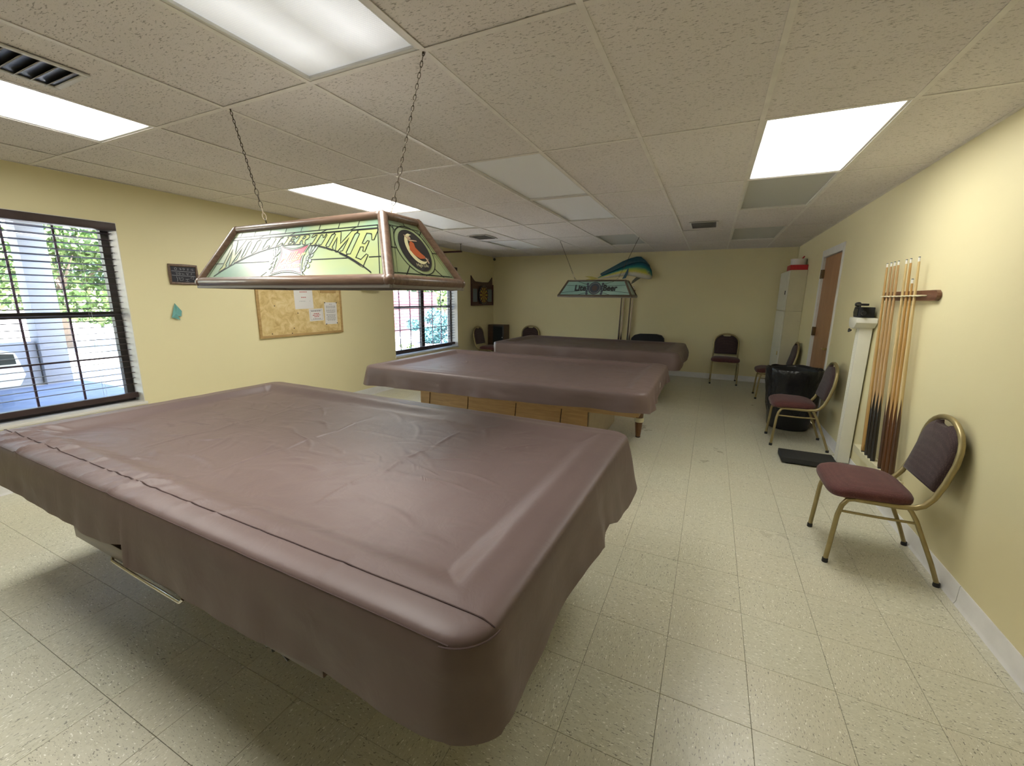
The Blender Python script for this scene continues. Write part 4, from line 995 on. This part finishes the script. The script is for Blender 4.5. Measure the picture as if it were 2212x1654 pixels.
bn = empty('waste_bin', (1.405, 4.27, 0), 0, 'large round bin lined with a shiny black bag behind a maroon chair', 'bin')
MB().lathe([(.17, .002), (.205, .006), (.215, .03), (.262, .66), (.268, .675), (.262, .69), (.25, .685), (.20, .04)], None, 36).build('barrel', MT['black'], bn, smooth=.8)
n = 120; mb = MB(); Rb = random.Random(11)
prf = [(.222, .20), (.240, .27), (.250, .34), (.258, .41), (.264, .47), (.271, .53), (.278, .585), (.284, .625), (.288, .66), (.287, .695), (.277, .712), (.262, .70), (.252, .65), (.235, .5), (.19, .2), (.05, .12)]
for i, (r, z) in enumerate(prf):
    for k in range(n):
        a = 2*PI*k/n; v = Vector((math.cos(a)*4, math.sin(a)*4, z*3)); w = .012*noise.noise(v*1.6)+(.010*abs(math.sin(a*9+5*noise.noise(Vector((math.cos(a)*1.5, math.sin(a)*1.5, z*2)))))-.004+.007*noise.noise(v*4))*(1 if 0 < i < 6 else .4)
        zz = z+.018*noise.noise(Vector((math.cos(a)*2.5, math.sin(a)*2.5, i*.2)))+(.03*noise.noise(Vector((a*4, 1, 3))) if i == 0 else 0)
        mb.v.append(((r+w)*math.cos(a), (r+w)*math.sin(a), zz))
for i in range(len(prf)-1):
    for k in range(n): mb.f.append((i*n+k, i*n+(k+1) % n, (i+1)*n+(k+1) % n, (i+1)*n+k))
mb.f.append(tuple((len(prf)-1)*n+k for k in range(n)))
mb.build('bag', MT['bin_bag'], bn, smooth=1.2)

cb = empty('storage_cabinet', (1.593, 6.67, 0), 0, 'tall cream metal cabinet in the far right corner', 'cabinet')
cx0, cx1, cy0, cy1 = -.108, .115, -.435, .435
MB().box(cx0+.006, cx1, cy0, cy1, .03, 1.32).box(cx0+.006, cx1, cy0, cy1, 1.3245, 1.935).build('body', MT['cabinet'], cb, bev=.003, seg=1)
MB().box(cx0+.03, cx1-.01, cy0+.02, cy1-.02, 0, .0295).build('plinth', MT['black'], cb)
for z0, z1, hz in ((.04, 1.316, .66), (1.329, 1.93, 1.60)):
    d = MB().box(cx0-.012, cx0+.0055, cy0+.004, cy1-.004, z0, z1).build('door', MT['white_metal'], cb, bev=.003, seg=1)
    MB().box(cx0-.022, cx0-.0125, cy0+.09, cy0+.115, hz-.03, hz+.03).build('handle', MT['black'] if hz > 1 else MT['brass'], d, bev=.003)
bx = MB().box(-.115, .11, -.16, .17, 0, .075).build('carton', MT['red'], None, bev=.003, seg=1); bx.location = (1.595, 6.40, 1.9355); tag(bx, 'flat red box on top of the tall cream cabinet', 'box')
tb_ = MB().lathe([(.05, 0), (.098, .004), (.106, .08), (.108, .095), (.101, .095), (.098, .08), (.08, .012)], None, 24).build('white_tub', MT['offwhite'], None, smooth=.8); tb_.location = (1.60, 6.41, 2.011); tag(tb_, 'low white tub sitting on the red box', 'tub')
fd = MB().prism([(-.02, 0), (.02, .0), (.075, .105), (.06, .11)], lambda u, v, d: Vector((u, d, v)), -.006, .006).build('red_folder', MT['red'], None); fd.location = (1.60, 6.41, 2.04); tag(fd, 'thin red strip leaning out of the white tub', 'folder')
cp = MB().lathe([(.026, 0), (.03, .09), (.028, .09), (.024, .01)], None, 16).build('paper_cup', MT['offwhite'], None, smooth=.8); cp.location = (1.672, 6.62, 1.9355); tag(cp, 'small pale cup behind the red box on the cabinet', 'cup')

# ------------------------------------------------------------------ left wall
wl = lambda d0=0: (lambda u, v, d: Vector((XL+d0+d, u, v)))
cbd = empty('cork_board', (XL, 2.19, 1.28), 0, 'cork notice board in a thin wooden frame on the left wall', 'notice board')
rel = lambda y, z: (lambda u, v, d: Vector((d, u-y, v-z)))
f_ = rel(2.19, 1.28); y0, y1, z0, z1 = 1.59, 2.785, .985, 1.76
MB().prism([(y0+.012, z0+.012), (y1-.012, z0+.012), (y1-.012, z1-.012), (y0+.012, z1-.012)], f_, .002, .012).build('cork', MT['cork'], cbd)
e = .028
for P in ([(y0, z0), (y1, z0), (y1-e, z0+e), (y0+e, z0+e)], [(y0, z1), (y0+e, z1-e), (y1-e, z1-e), (y1, z1)], [(y0, z0), (y0+e, z0+e), (y0+e, z1-e), (y0, z1)], [(y1, z0), (y1, z1), (y1-e, z1-e), (y1-e, z0+e)]):
    MB().prism(P, f_, .001, .022).build('frame', MT['oak'], cbd, bev=.004)
def sheet(name, y, z, w, h, label, rot=0, border=False):
    t = MB().box(.0126, .0134, -w/2, w/2, -h/2, h/2).build(name, MT['paper'], None); t.location = (XL, y, z); t.rotation_euler = (rot, 0, 0)
    return tag(t, label, 'notice', 'papers pinned on the cork board')
def lines(t, rows, mat, d=.0138, name='printing'):
    mb = MB()
    for (y, z, w, h) in rows:
        k = 0; x = -w/2
        while x < w/2-.001:                        # word by word
            L = min(random.Random(int(z*9e4+k)).uniform(.012, .03), w/2-x); mb.add([(d, y+x, z-h/2), (d, y+x+L, z-h/2), (d, y+x+L, z+h/2), (d, y+x, z+h/2)], [(0, 1, 2, 3)]); x += L+.006; k += 1
    return mb.build(name, mat, t, kind='stuff')
def pins(t, pts):
    for y, z in pts: MB().lathe([(.006, 0), (.007, .004), (.004, .010)], Matrix.Translation((.0134, y, z)) @ Matrix.Rotation(PI/2, 4, 'Y'), 10).build('push_pin', MT['black'], t)
p = sheet('notice_sheet', 2.20, 1.475, .265, .33, 'upper white sheet on the cork board with few red lines', .02)
lines(p, [(0, .04, .10, .010), (0, -.025, .07, .009)], MT['inkred']); lines(p, [(-.02, -.072, .09, .004), (.085, -.072, .012, .004)], MT['ink'])
p = sheet('notice_card', 2.37, 1.232, .215, .155, 'small bordered white card with red print on the cork board', .03)
mb = MB(); fr = lambda u, v, d: Vector((d, u, v)); mb.strip([(-.09, -.062), (.09, -.062), (.09, .062), (-.09, .062)], .004, fr, .0138, True); mb.build('border', MT['ink'], p)
lines(p, [(0, .048, .15, .012), (0, -.05, .12, .007)], MT['ink']); lines(p, [(0, .016, .08, .009), (0, -.004, .115, .009), (0, -.023, .07, .009)], MT['inkred'])
p = sheet('notice_page', 2.60, 1.245, .20, .285, 'tall white page of grey print pinned at four corners', -.01)
lines(p, [(0, .118, .05, .006)]+[(0, .095-.0125*k, .15-.03*(k % 4 == 3), .005) for k in range(16) if k not in (3, 8)], MT['ink']); pins(p, [(-.095, .137), (.095, .137), (-.085, -.14), (.092, -.13)])
for y, z in ((1.80, 1.35), (2.10, 1.26), (2.03, 1.08), (2.00, 1.02), (1.74, 1.03)): MB().lathe([(.0055, 0), (.0065, .004), (.004, .009)], Matrix.Translation((.012, y-2.19, z-1.28)) @ Matrix.Rotation(PI/2, 4, 'Y'), 10).build('push_pin', MT['apron'], cbd)
hd_ = MB().box(.0122, .02, 2.45-2.19, 2.70-2.19, 1.51-1.28, 1.545-1.28).build('wood_strip', MT['oak'], cbd)

sl = empty('chalk_slate', (XL, .905, 1.66), 0, 'small wood framed slate chalkboard with rows of chalk scribble', 'chalkboard')
f_ = rel(.905, 1.66); y0, y1, z0, z1 = .778, 1.035, 1.558, 1.75
MB().prism([(y0+.02, z0+.02), (y1-.02, z0+.02), (y1-.02, z1-.02), (y0+.02, z1-.02)], f_, .002, .009).build('slate', MT['slate'], sl)
mb = MB(); mb.tube([(.008, a-.905, b-1.66) for a, b in [(y0+.014, z0+.014), ((y0+y1)/2, z0+.013), (y1-.014, z0+.014), (y1-.013, (z0+z1)/2), (y1-.014, z1-.014), ((y0+y1)/2, z1-.013), (y0+.014, z1-.014), (y0+.013, (z0+z1)/2)]], .0135, 10, True, .9); mb.build('frame', MT['lampwood'], sl, smooth=.9)
mb = MB(); fr = lambda u, v, d: Vector((d, u, v)); rc = random.Random(5)
for v in (.022, -.018): mb.strip([(-.098, v+.003), (-.03, v), (.06, v-.001), (.102, v-.003)], .0026, fr, .0093)
def glyph(u, v, s, P): mb.strip([(u+a*s, v+b*s) for a, b in P], .0024, fr, .0094)
O_ = [(0, 1), (.1, .2), (.5, 0), (.9, .3), (.9, .8), (.5, 1.05), (.2, .9)]
for u, v, s, P in ((-.07, .034, .020, O_), (-.03, .036, .016, [(0, .8), (.6, 1), (1, .6), (.2, .4), (.5, 0), (1.1, .2)]), (.0, .036, .016, O_), (.035, .036, .015, [(1, 1), (.2, .9), (.3, .5), (.9, .4), (.6, 0), (0, .1)]), (.065, .032, .02, [(1, 0), (1, 1), (.1, .5), (1, .3)]),
    (-.065, -.008, .017, [(0, 1), (1, .9), (.4, .5), (1, .2), (.2, 0)]), (-.04, -.008, .016, O_), (-.012, -.010, .018, [(0, 1), (.3, .1), (.7, .8), (1, 0)]), (.022, -.012, .022, [(.2, 1), (.1, .5), (.8, .5), (.8, 1), (.6, 0)]), (.06, -.006, .016, [(.9, 1), (.1, .6), (.9, .3), (.2, 0)]),
    (-.062, -.072, .046, [(.0, 1), (.15, .5), (.1, 0)]), (-.042, -.066, .036, [(0, 1), (.2, .1), (.9, .2), (.9, .9), (.3, .7)]), (.012, -.07, .032, [(0, .6), (1, .7), (.5, .65), (.45, 0), (0, .05), (.9, .0)]), (.055, -.048, .028, [(1, 1.1), (0, .4), (1, .0), (1, 1)])): glyph(u, v, s, P)
mb.build('chalk_writing', MT['chalk'], sl)

tl = MB(); P = [(.796, 1.385, .012), (.752, 1.255, .022), (.785, 1.29, .034), (.842, 1.312, .020), (.835, 1.262, .014), (.800, 1.268, .03), (.823, 1.228, .016), (.795, 1.35, .036)]
V = [Vector((d, y-.795, z-1.30)) for y, z, d in P]
tl.add(V+[v-Vector((.004, 0, 0)) for v in V], [(0, 1, 2, 7), (0, 7, 2, 3), (2, 3, 4, 5), (1, 2, 5, 6), (8, 15, 10, 9), (8, 11, 10, 15), (10, 13, 12, 11), (9, 14, 13, 10), (0, 8, 9, 1), (1, 9, 14, 6), (3, 11, 8, 0), (4, 12, 11, 3), (6, 14, 13, 5), (5, 13, 12, 4)])
o = tl.build('folded_cloth', MT['teal'], None); o.location = (XL-.002, .795, 1.30); tag(o, 'small folded teal cloth pinned on the wall below the slate', 'cloth')
br = empty('wall_bracket', (XL, 3.31, 1.575), 0, 'small dark metal bracket on the left wall showing under the near lamp', 'bracket')
MB().box(.001, .006, -.12, .12, .0, .07).build('plate', MT['bronze'], br, bev=.002, seg=1); MB().box(.0065, .075, -.16, .16, -.012, .0).build('shelf', MT['offwhite'], br, bev=.003); MB().box(.007, .06, -.07, .07, .0005, .03).build('clip', MT['black'], br, bev=.004)

db = empty('dartboard_cabinet', (XL, 6.71, 1.55), 0, 'dark red wooden dartboard cabinet with scooped top and side scoreboards', 'dartboard')
f_ = rel(6.71, 1.55)
tp = [(7.18, 1.925), (7.165, 1.925)]+[(7.165-.20*k/6, 1.92-.11*math.sin(PI/2*k/6)) for k in range(7)]+[(6.71, 1.804)]+[(6.455-.20*k/6, 1.81+.11*(1-math.cos(PI/2*k/6))) for k in range(7)]+[(6.255, 1.925), (6.24, 1.925)]
MB().prism([(6.24, 1.306), (7.18, 1.306)]+tp, f_, .002, .02).build('back_panel', MT['dartwood'], db, bev=.002, seg=1)
for y0, y1 in ((6.24, 6.262), (7.158, 7.18)): MB().prism([(y0, 1.306), (y1, 1.306), (y1, 1.76), (y0, 1.76)], f_, .0205, .05).build('side', MT['dartwood'], db, bev=.002, seg=1)
for z0, z1 in ((1.306, 1.34), (1.73, 1.76)): MB().prism([(6.263, z0), (7.157, z0), (7.157, z1), (6.263, z1)], f_, .0205, .048 if z0 < 1.5 else .034).build('rail', MT['dartwood'], db, bev=.002, seg=1)
for y in (6.385, 7.045): MB().prism([(y-.09, 1.385), (y+.09, 1.385), (y+.09, 1.66), (y-.09, 1.66)], f_, .0205, .028).build('scoreboard', MT['dscore'], db)
R_m = Matrix.Translation((.0205, .005, -.02)) @ Matrix.Rotation(PI/2, 4, 'Y')
bd = MB().lathe([(.205, 0), (.207, .03), (.20, .035)], R_m, 40).build('dartboard', MT['black'], db, smooth=.6)
fd2 = lambda u, v, d: Vector((.0556+d, .005+u, -.02+v))
def ringseg(r0, r1, k, n=20): 
    a0, a1 = 2*PI*(k-.5)/n+PI/2, 2*PI*(k+.5)/n+PI/2; m = (a0+a1)/2
    return [(r0*math.cos(a0), r0*math.sin(a0)), (r0*math.cos(a1), r0*math.sin(a1)), (r1*math.cos(a1), r1*math.sin(a1)), (r1*math.cos(m)*1.004, r1*math.sin(m)*1.004), (r1*math.cos(a0), r1*math.sin(a0))]
yl, rd, gn = MB(), MB(), MB()
for k in range(20):
    (yl if k % 2 else rd).flat(ringseg(.018, .098, k), fd2, .0006) if k % 2 else None
    if k % 2: yl.flat(ringseg(.107, .158, k), fd2, .0006)
    (gn if k % 2 else rd).flat(ringseg(.098, .107, k), fd2, .0006); (gn if k % 2 else rd).flat(ringseg(.158, .168, k), fd2, .0006)
rd.flat([(.014*math.cos(2*PI*k/12), .014*math.sin(2*PI*k/12)) for k in range(12)], fd2, .0008)
yl.build('segments', MT['dyel'], bd); rd.build('red_beds', MT['dred'], bd); gn.build('green_beds', MT['dgrn'], bd)
nb = MB()
for k, s in enumerate((20, 1, 18, 4, 13, 6, 10, 15, 2, 17, 3, 19, 7, 16, 8, 11, 14, 9, 12, 5)):
    a = PI/2-2*PI*k/20; vs, fs = text_geo(str(s), .03); nb.add([fd2(-(-x) + .187*math.cos(a), y+.187*math.sin(a), .0006) for x, y in vs], fs)
nb.build('numbers', MT['offwhite'], bd, kind='stuff')

ar = empty('hanging_bracket', (XL, 4.95, 2.25), 0, 'dark red wooden arm hung from the ceiling by a thin rod near the far window', 'bracket')
MB().box(.0, .60, -.02, .02, -.014, .014).build('arm', MT['dartwood'], ar, bev=.003); MB().tube([(.585, 0, .0145), (.585, 0, ZC-2.25-.001)], .0045, 8).build('rod', MT['black'], ar)
MB().lathe([(.022, 0), (.022, .004)], Matrix.Translation((.585, 0, ZC-2.25-.0055)), 12).build('ceiling_plate', MT['bronze'], ar)
sc_ = empty('security_camera', (XL+.06, YB-.085, 2.325), 0, 'tiny white corner camera with a black lens near the ceiling', 'camera')
MB().lathe([(.045, .052), (.045, .04), (.012, .035), (.012, .02)], None, 14).build('mount', MT['offwhite'], sc_); MB().tube([(-.02, .03, .01), (.02, -.03, -.004)], .03, 12).build('body', MT['offwhite'], sc_, smooth=.8); MB().tube([(.0205, -.031, -.004), (.035, -.054, -.0095)], .029, 12).build('lens', MT['black'], sc_, smooth=.8)

# ------------------------------------------------------------------ back wall
fs_ = empty('mounted_fish', (-1.2, YB, 2.0), 0, 'mounted blue, green and yellow dolphinfish on the back wall above the far lamp', 'fish trophy')
MT['fishskin'] = None
a = NT('fish_skin'); uvn = a.n('UVMap', uv_map='uv'); sx = a.n('SeparateXYZ'); a.l(uvn.outputs[0], sx.inputs[0])
nz = a.noise(a.coord('Object'), 30, 3); vv = a.math('ADD', sx.outputs[1], a.math('MULTIPLY', a.math('SUBTRACT', nz, .5), .08))
c1 = a.ramp(vv, [(0, (.62, .62, .55)), (.2, (.66, .64, .52)), (.36, (.56, .52, .06)), (.52, (.30, .42, .04)), (.66, (.02, .22, .20)), (.82, (.008, .10, .15)), (1, (.004, .05, .085))])
c2 = a.ramp(vv, [(0, (.55, .55, .5)), (.3, (.45, .47, .33)), (.5, (.05, .26, .25)), (1, (.006, .10, .15))])
hf = a.ramp(sx.outputs[0], [(.74, 0), (.92, 1)]); a.l(a.mix(hf, c1, c2), a.b.inputs['Base Color']); a.b.inputs['Roughness'].default_value = .22; a.b.inputs['Coat Weight'].default_value = .7; MT['fishskin'] = a.m
stn = [(-1.70, 1.872, 1.902, .010), (-1.62, 1.880, 1.945, .018), (-1.50, 1.898, 1.995, .030), (-1.36, 1.917, 2.050, .040), (-1.22, 1.930, 2.110, .048), (-1.08, 1.936, 2.160, .052), (-.96, 1.915, 2.190, .055), (-.86, 1.888, 2.195, .056), (-.77, 1.868, 2.170, .054), (-.70, 1.862, 2.110, .048), (-.655, 1.868, 2.03, .036), (-.64, 1.885, 1.95, .015)]
mb = MB(); n = 24; uv = []
for i, (x, z0, z1, th) in enumerate(stn):
    for k in range(n):
        q = 2*PI*k/n; zz = (z0+z1)/2+(z1-z0)/2*math.sin(q); mb.v.append((x+1.2, -.075-th*math.cos(q), zz-2.0)); uv.append((i/(len(stn)-1), .5+.5*math.sin(q)))
for i in range(len(stn)-1):
    for k in range(n): mb.f.append((i*n+k, i*n+(k+1) % n, (i+1)*n+(k+1) % n, (i+1)*n+k))
mb.f += [tuple(range(n-1, -1, -1)), tuple((len(stn)-1)*n+k for k in range(n))]
mb.build('body', MT['fishskin'], fs_, smooth=1.2, uv=uv)
MT['findark'] = M('fin_blue', (.008, .075, .105), .35, var=.25, vscale=20, stretch=(6, 1, 1)); MT['finyel'] = M('fin_yellow', (.55, .48, .10), .4, var=.2); MT['finolive'] = M('fin_olive', (.13, .13, .09), .5)
fp = lambda u, v, d: Vector((u+1.2, -.075+d, v-2.0))
dors = [(-1.655, 1.965), (-1.645, 1.985), (-1.44, 2.093), (-1.22, 2.21), (-1.08, 2.262), (-.95, 2.29), (-.87, 2.285), (-.79, 2.222), (-.70, 2.125), (-.68, 2.06), (-.77, 2.14), (-.86, 2.17), (-.96, 2.165), (-1.08, 2.135), (-1.22, 2.085), (-1.36, 2.03), (-1.5, 1.975), (-1.62, 1.935)]
MB().prism(dors, fp, -.006, .006).build('dorsal_fin', MT['findark'], fs_, bev=.003)
MB().prism([(-1.69, 1.888), (-1.83, 1.925), (-1.98, 1.93), (-1.90, 1.905), (-1.84, 1.893), (-1.93, 1.868), (-2.0, 1.84), (-1.84, 1.85), (-1.70, 1.878)], fp, -.004, .004).build('tail_fin', MT['finyel'], fs_, bev=.002, seg=1)
MB().prism([(-.93, 1.90), (-.845, 1.88), (-.90, 1.845), (-.96, 1.80), (-1.02, 1.765), (-1.0, 1.83)], lambda u, v, d: fp(u, v, d-.062), -.004, .004).build('pectoral_fin', MT['finolive'], fs_, bev=.002, seg=1)
MB().prism([(-1.15, 1.96), (-1.10, 2.07), (-1.085, 2.075), (-1.09, 1.98), (-1.13, 1.88), (-1.20, 1.868)], lambda u, v, d: fp(u, v, d-.058), -.004, .004).build('pelvic_fin', MT['findark'], fs_, bev=.002, seg=1)
MB().lathe([(.012, 0), (.011, .004), (.006, .008)], Matrix.Translation((1.2-.70, -.118, 1.975-2.0)) @ Matrix.Rotation(PI/2, 4, 'X'), 14).build('eye', MT['black'], fs_, smooth=.9)
MB().box(.24, .34, -.03, -.001, .05, .12).build('wall_mount', MT['apron'], fs_)

bk = empty('cue_rack', (-1.08, YB, 0), 0, 'dark cue rack on the back wall half hidden by the far lamp', 'cue rack')
MB().box(-.19, .13, -.03, -.001, 1.60, 1.66).build('top_rail', MT['rackwood'], bk, bev=.004); MB().box(-.19, .19, -.085, -.001, .26, .31).build('lower_rail', MT['rackwood'], bk, bev=.004)
BL = ['dark slim cue, first in the rack on the back wall', 'pale pinkish cue, second in the rack on the back wall', 'dark slim cue, third in the rack on the back wall', 'pale pinkish cue, last in the rack on the back wall']
for k, (x, m) in enumerate(((-1.212, 'cue6'), (-1.165, 'cue5'), (-1.035, 'cue6'), (-.995, 'cue5'))): cue((x-.012, YB-.055, .3105), (x+.012, YB-.0475, 1.63), MT[m], 1.42, BL[k], 'cues on the back wall', .016, .0095)
bc = empty('small_cabinet', (-3.92, 7.12, 0), 0, 'small brown cabinet with a dark glass front in the far left corner', 'cabinet')
MB().box(-.205, .20, -.13, .135, 0, .875).build('body', MT['apron'], bc, bev=.004); MB().box(-.08, .19, -.142, -.1305, .30, .865).build('door', MT['black'], bc, bev=.003); MB().box(-.05, .16, -.1455, -.1425, .36, .83).build('glass', MT['carglass'], bc); MB().lathe([(.01, 0), (.012, .015)], Matrix.Translation((.165, -.143, .60)) @ Matrix.Rotation(PI/2, 4, 'X'), 10).build('knob', MT['offwhite'], bc)
bg_ = empty('black_armchair', (-.62, 6.93, 0), 0, 'black padded armchair whose rounded back shows past the farthest table', 'armchair')
mb = MB(); prof = [(-.30, .30), (-.31, .66), (-.30, .73), (-.25, .785), (-.16, .81), (.0, .815), (.16, .815), (.25, .795), (.30, .74), (.31, .66), (.30, .30)]
mb.prism(prof, lambda u, v, d: Vector((u, d+.04*(v-.5), v)), .06, .20); mb.build('backrest', MT['black_cloth'], bg_, bev=.03)
MB().box(-.29, .29, -.30, .055, .30, .43).build('seat', MT['black_cloth'], bg_, bev=.03)
for s in (-1, 1): MB().box(s*.31-.045, s*.31+.045, -.30, .055, .30, .58).build('armrest', MT['black_cloth'], bg_, bev=.025)
for sx in (-1, 1):
    for sy in (-.26, .16): MB().lathe([(.014, 0), (.022, .2995)], Matrix.Translation((sx*.26, sy, 0)), 10).build('leg', MT['apron'], bg_)
# ------------------------------------------------------------------ outside
st(one('ground', MT['concrete'], None, (-40, XL-WT-.001, -30, 45, -.35, -.15)), 'pale sunlit concrete outside the windows')
st(one('floor_porch_shade', MT['porchshade'], None, (-10.19, XL-WT-.002, -9, 2.1, -.1499, -.142)), 'porch ground with shade in its blue grey colour outside the first window')  # thin sheet coloured as shaded ground, edges along the porch shade
st(one('porch_roof', MT['stucco'], None, (-10.9, XL-WT-.002, -9, 2.15, 2.72, 2.9)), 'flat porch roof outside the first window')
st(one('roof', MT['concrete'], None, (XL-WT-.25, XR+.3, YF-.3, YB+.3, 2.63, 2.70)))
st(one('column_1', MT['stucco'], None, (-10.56, -10.21, 1.62, 1.97, -.15, 2.719), bev=.01), 'white porch column outside the first window')
st(one('wall_outer', MT['stucco'], None, (-10.5, -10.3, -8, 1.6, -.15, .62), bev=.01), 'low white wall beside the porch column')
def plant(name, x, y, h, cr, ch, zc, n, mat, label, cat, group=None, trunk=True, seed=1, ls=.11):
    t = empty(name, (x, y, -.15), 0, label, cat, group); R = random.Random(seed)
    if trunk:
        mb = MB(); mb.tube([(0, 0, 0), (.05, .02, h*.3), (.0, .06, h*.6), (.04, 0, zc+ch*.3)], [.11, .09, .07, .03], 8)
        for k in range(5): a = k*1.3; mb.tube([(0, .04, h*.4+k*.12), (cr*.35*math.cos(a), cr*.35*math.sin(a), zc), (cr*.6*math.cos(a), cr*.6*math.sin(a), zc+ch*.3)], [.05, .03, .012], 6)
        mb.build('trunk', MT['bark'], t, smooth=.9)
    mb = MB(); cl = [(R.gauss(0, .45), R.gauss(0, .45), R.uniform(-.8, .8), R.uniform(.25, .5)) for _ in range(16)]
    for k in range(n):
        c = R.choice(cl); v = Vector((R.gauss(0, 1), R.gauss(0, 1), R.gauss(0, 1))).normalized()*c[3]*R.uniform(.6, 1)
        p = Vector(((c[0]+v.x)*cr, (c[1]+v.y)*cr, zc+(c[2]+v.z)*ch)); u = Vector((R.gauss(0, 1), R.gauss(0, 1), R.gauss(0, 1))).normalized(); w = u.orthogonal().normalized(); s = ls*R.uniform(.6, 1.3)
        if p.z < .02: continue
        mb.add([p-u*s, p+w*s*.5, p+u*s, p-w*s*.5], [(0, 1, 2, 3)])
    mb.build('foliage', mat, t, kind='stuff'); return t
plant('leafy_tree', -17, 4.2, 3, 2.2, 1.5, 2.2, 6500, MT['leaf'], 'bright yellow green tree behind the porch column', 'tree', 'trees outside', seed=1, ls=.11)
plant('leafy_tree', -22, 8.6, 4, 2.3, 2.0, 3.2, 6500, MT['leafd'], 'darker green tree right of the porch column', 'tree', 'trees outside', seed=2, ls=.12)
plant('leafy_tree', -15.5, -1.2, 3, 1.7, 1.3, 1.9, 5000, MT['leaf'], 'yellow green tree left of the porch column', 'tree', 'trees outside', seed=3, ls=.10)
plant('leafy_tree', -18, 22.5, 4, 3.2, 2.0, 3.1, 6000, MT['leafd'], 'green tree behind the red fence seen in the far window', 'tree', 'trees outside', seed=4, ls=.13)
plant('leafy_tree', -13.5, 18.9, 3, 1.3, 1.2, 1.9, 1500, MT['leaf'], 'yellow green tree at the end of the red fence', 'tree', 'trees outside', seed=5, ls=.16)
plant('trimmed_hedge', -11.9, .0, 1, 1.0, .22, .85, 900, MT['leafd'], 'dark green hedge top behind the low white wall', 'hedge', trunk=False, seed=6, ls=.09)
plant('round_shrub', -8.3, 11.0, 1, .80, .62, .60, 7000, MT['leaft'], 'blue green shrub close outside the far window', 'shrub', trunk=False, seed=7, ls=.055)
plant('low_plant', -7.2, 7.9, .4, .22, .16, .17, 300, MT['leaf'], 'low green plant on the bright ground outside the far window', 'plant', trunk=False, seed=8, ls=.05)
fc = empty('board_fence', (-12.6, 15, -.15), 0, 'red fence of horizontal boards outside the far window', 'fence')
p0 = None
for k in range(10):
    o = MB().box(-.012, .012, -4.2, 1.95, .0, .172).build('plank', MT['redfence'], fc, bev=.003, seg=1) if not p0 else reuse(p0, 'plank', fc, (0, 0, 0))
    p0 = p0 or o; o.location = (.004*(k % 2), 0, .04+k*.184)
q0 = None
for y in (-4.1, -2.1, -.1, 1.85):
    o = MB().box(-.10, -.018, -.04, .04, 0, 1.9).build('post', MT['redfence'], fc) if not q0 else reuse(q0, 'post', fc, (0, 0, 0))
    q0 = q0 or o; o.location = (0, y, 0)
car = empty('parked_car', (-9.3, -1.25, -.15), 0, 'white car barely showing at the left edge of the first window', 'car')
bd_ = [(-2.1, .28), (2.1, .28), (2.18, .45), (2.12, .78), (1.7, .88), (1.25, .95), (.75, 1.38), (-.9, 1.40), (-1.5, .98), (-2.05, .90), (-2.18, .55)]
MB().prism(bd_, lambda u, v, d: Vector((d, u, v)), -.85, .85).build('body', MT['carpaint'], car, bev=.06)
MB().prism([(1.12, .98), (.70, 1.33), (-.85, 1.35), (-1.35, 1.0)], lambda u, v, d: Vector((d, u, v)), .852, .858).build('side_glass', MT['carglass'], car)
for y in (-1.35, 1.35):
    w = MB().tube([(.68, y, .31), (.87, y, .31)], .31, 24).build('wheel', MT['soil'], car, smooth=.6); MB().tube([(.872, y, .31), (.878, y, .31)], .19, 18).build('hubcap', MT['chrome'], w)
MB().prism([(1.9, .62), (2.09, .62), (2.08, .76), (1.9, .78)], lambda u, v, d: Vector((d, u, v)), .80, .866).build('lamp', MT['carglass'], car)
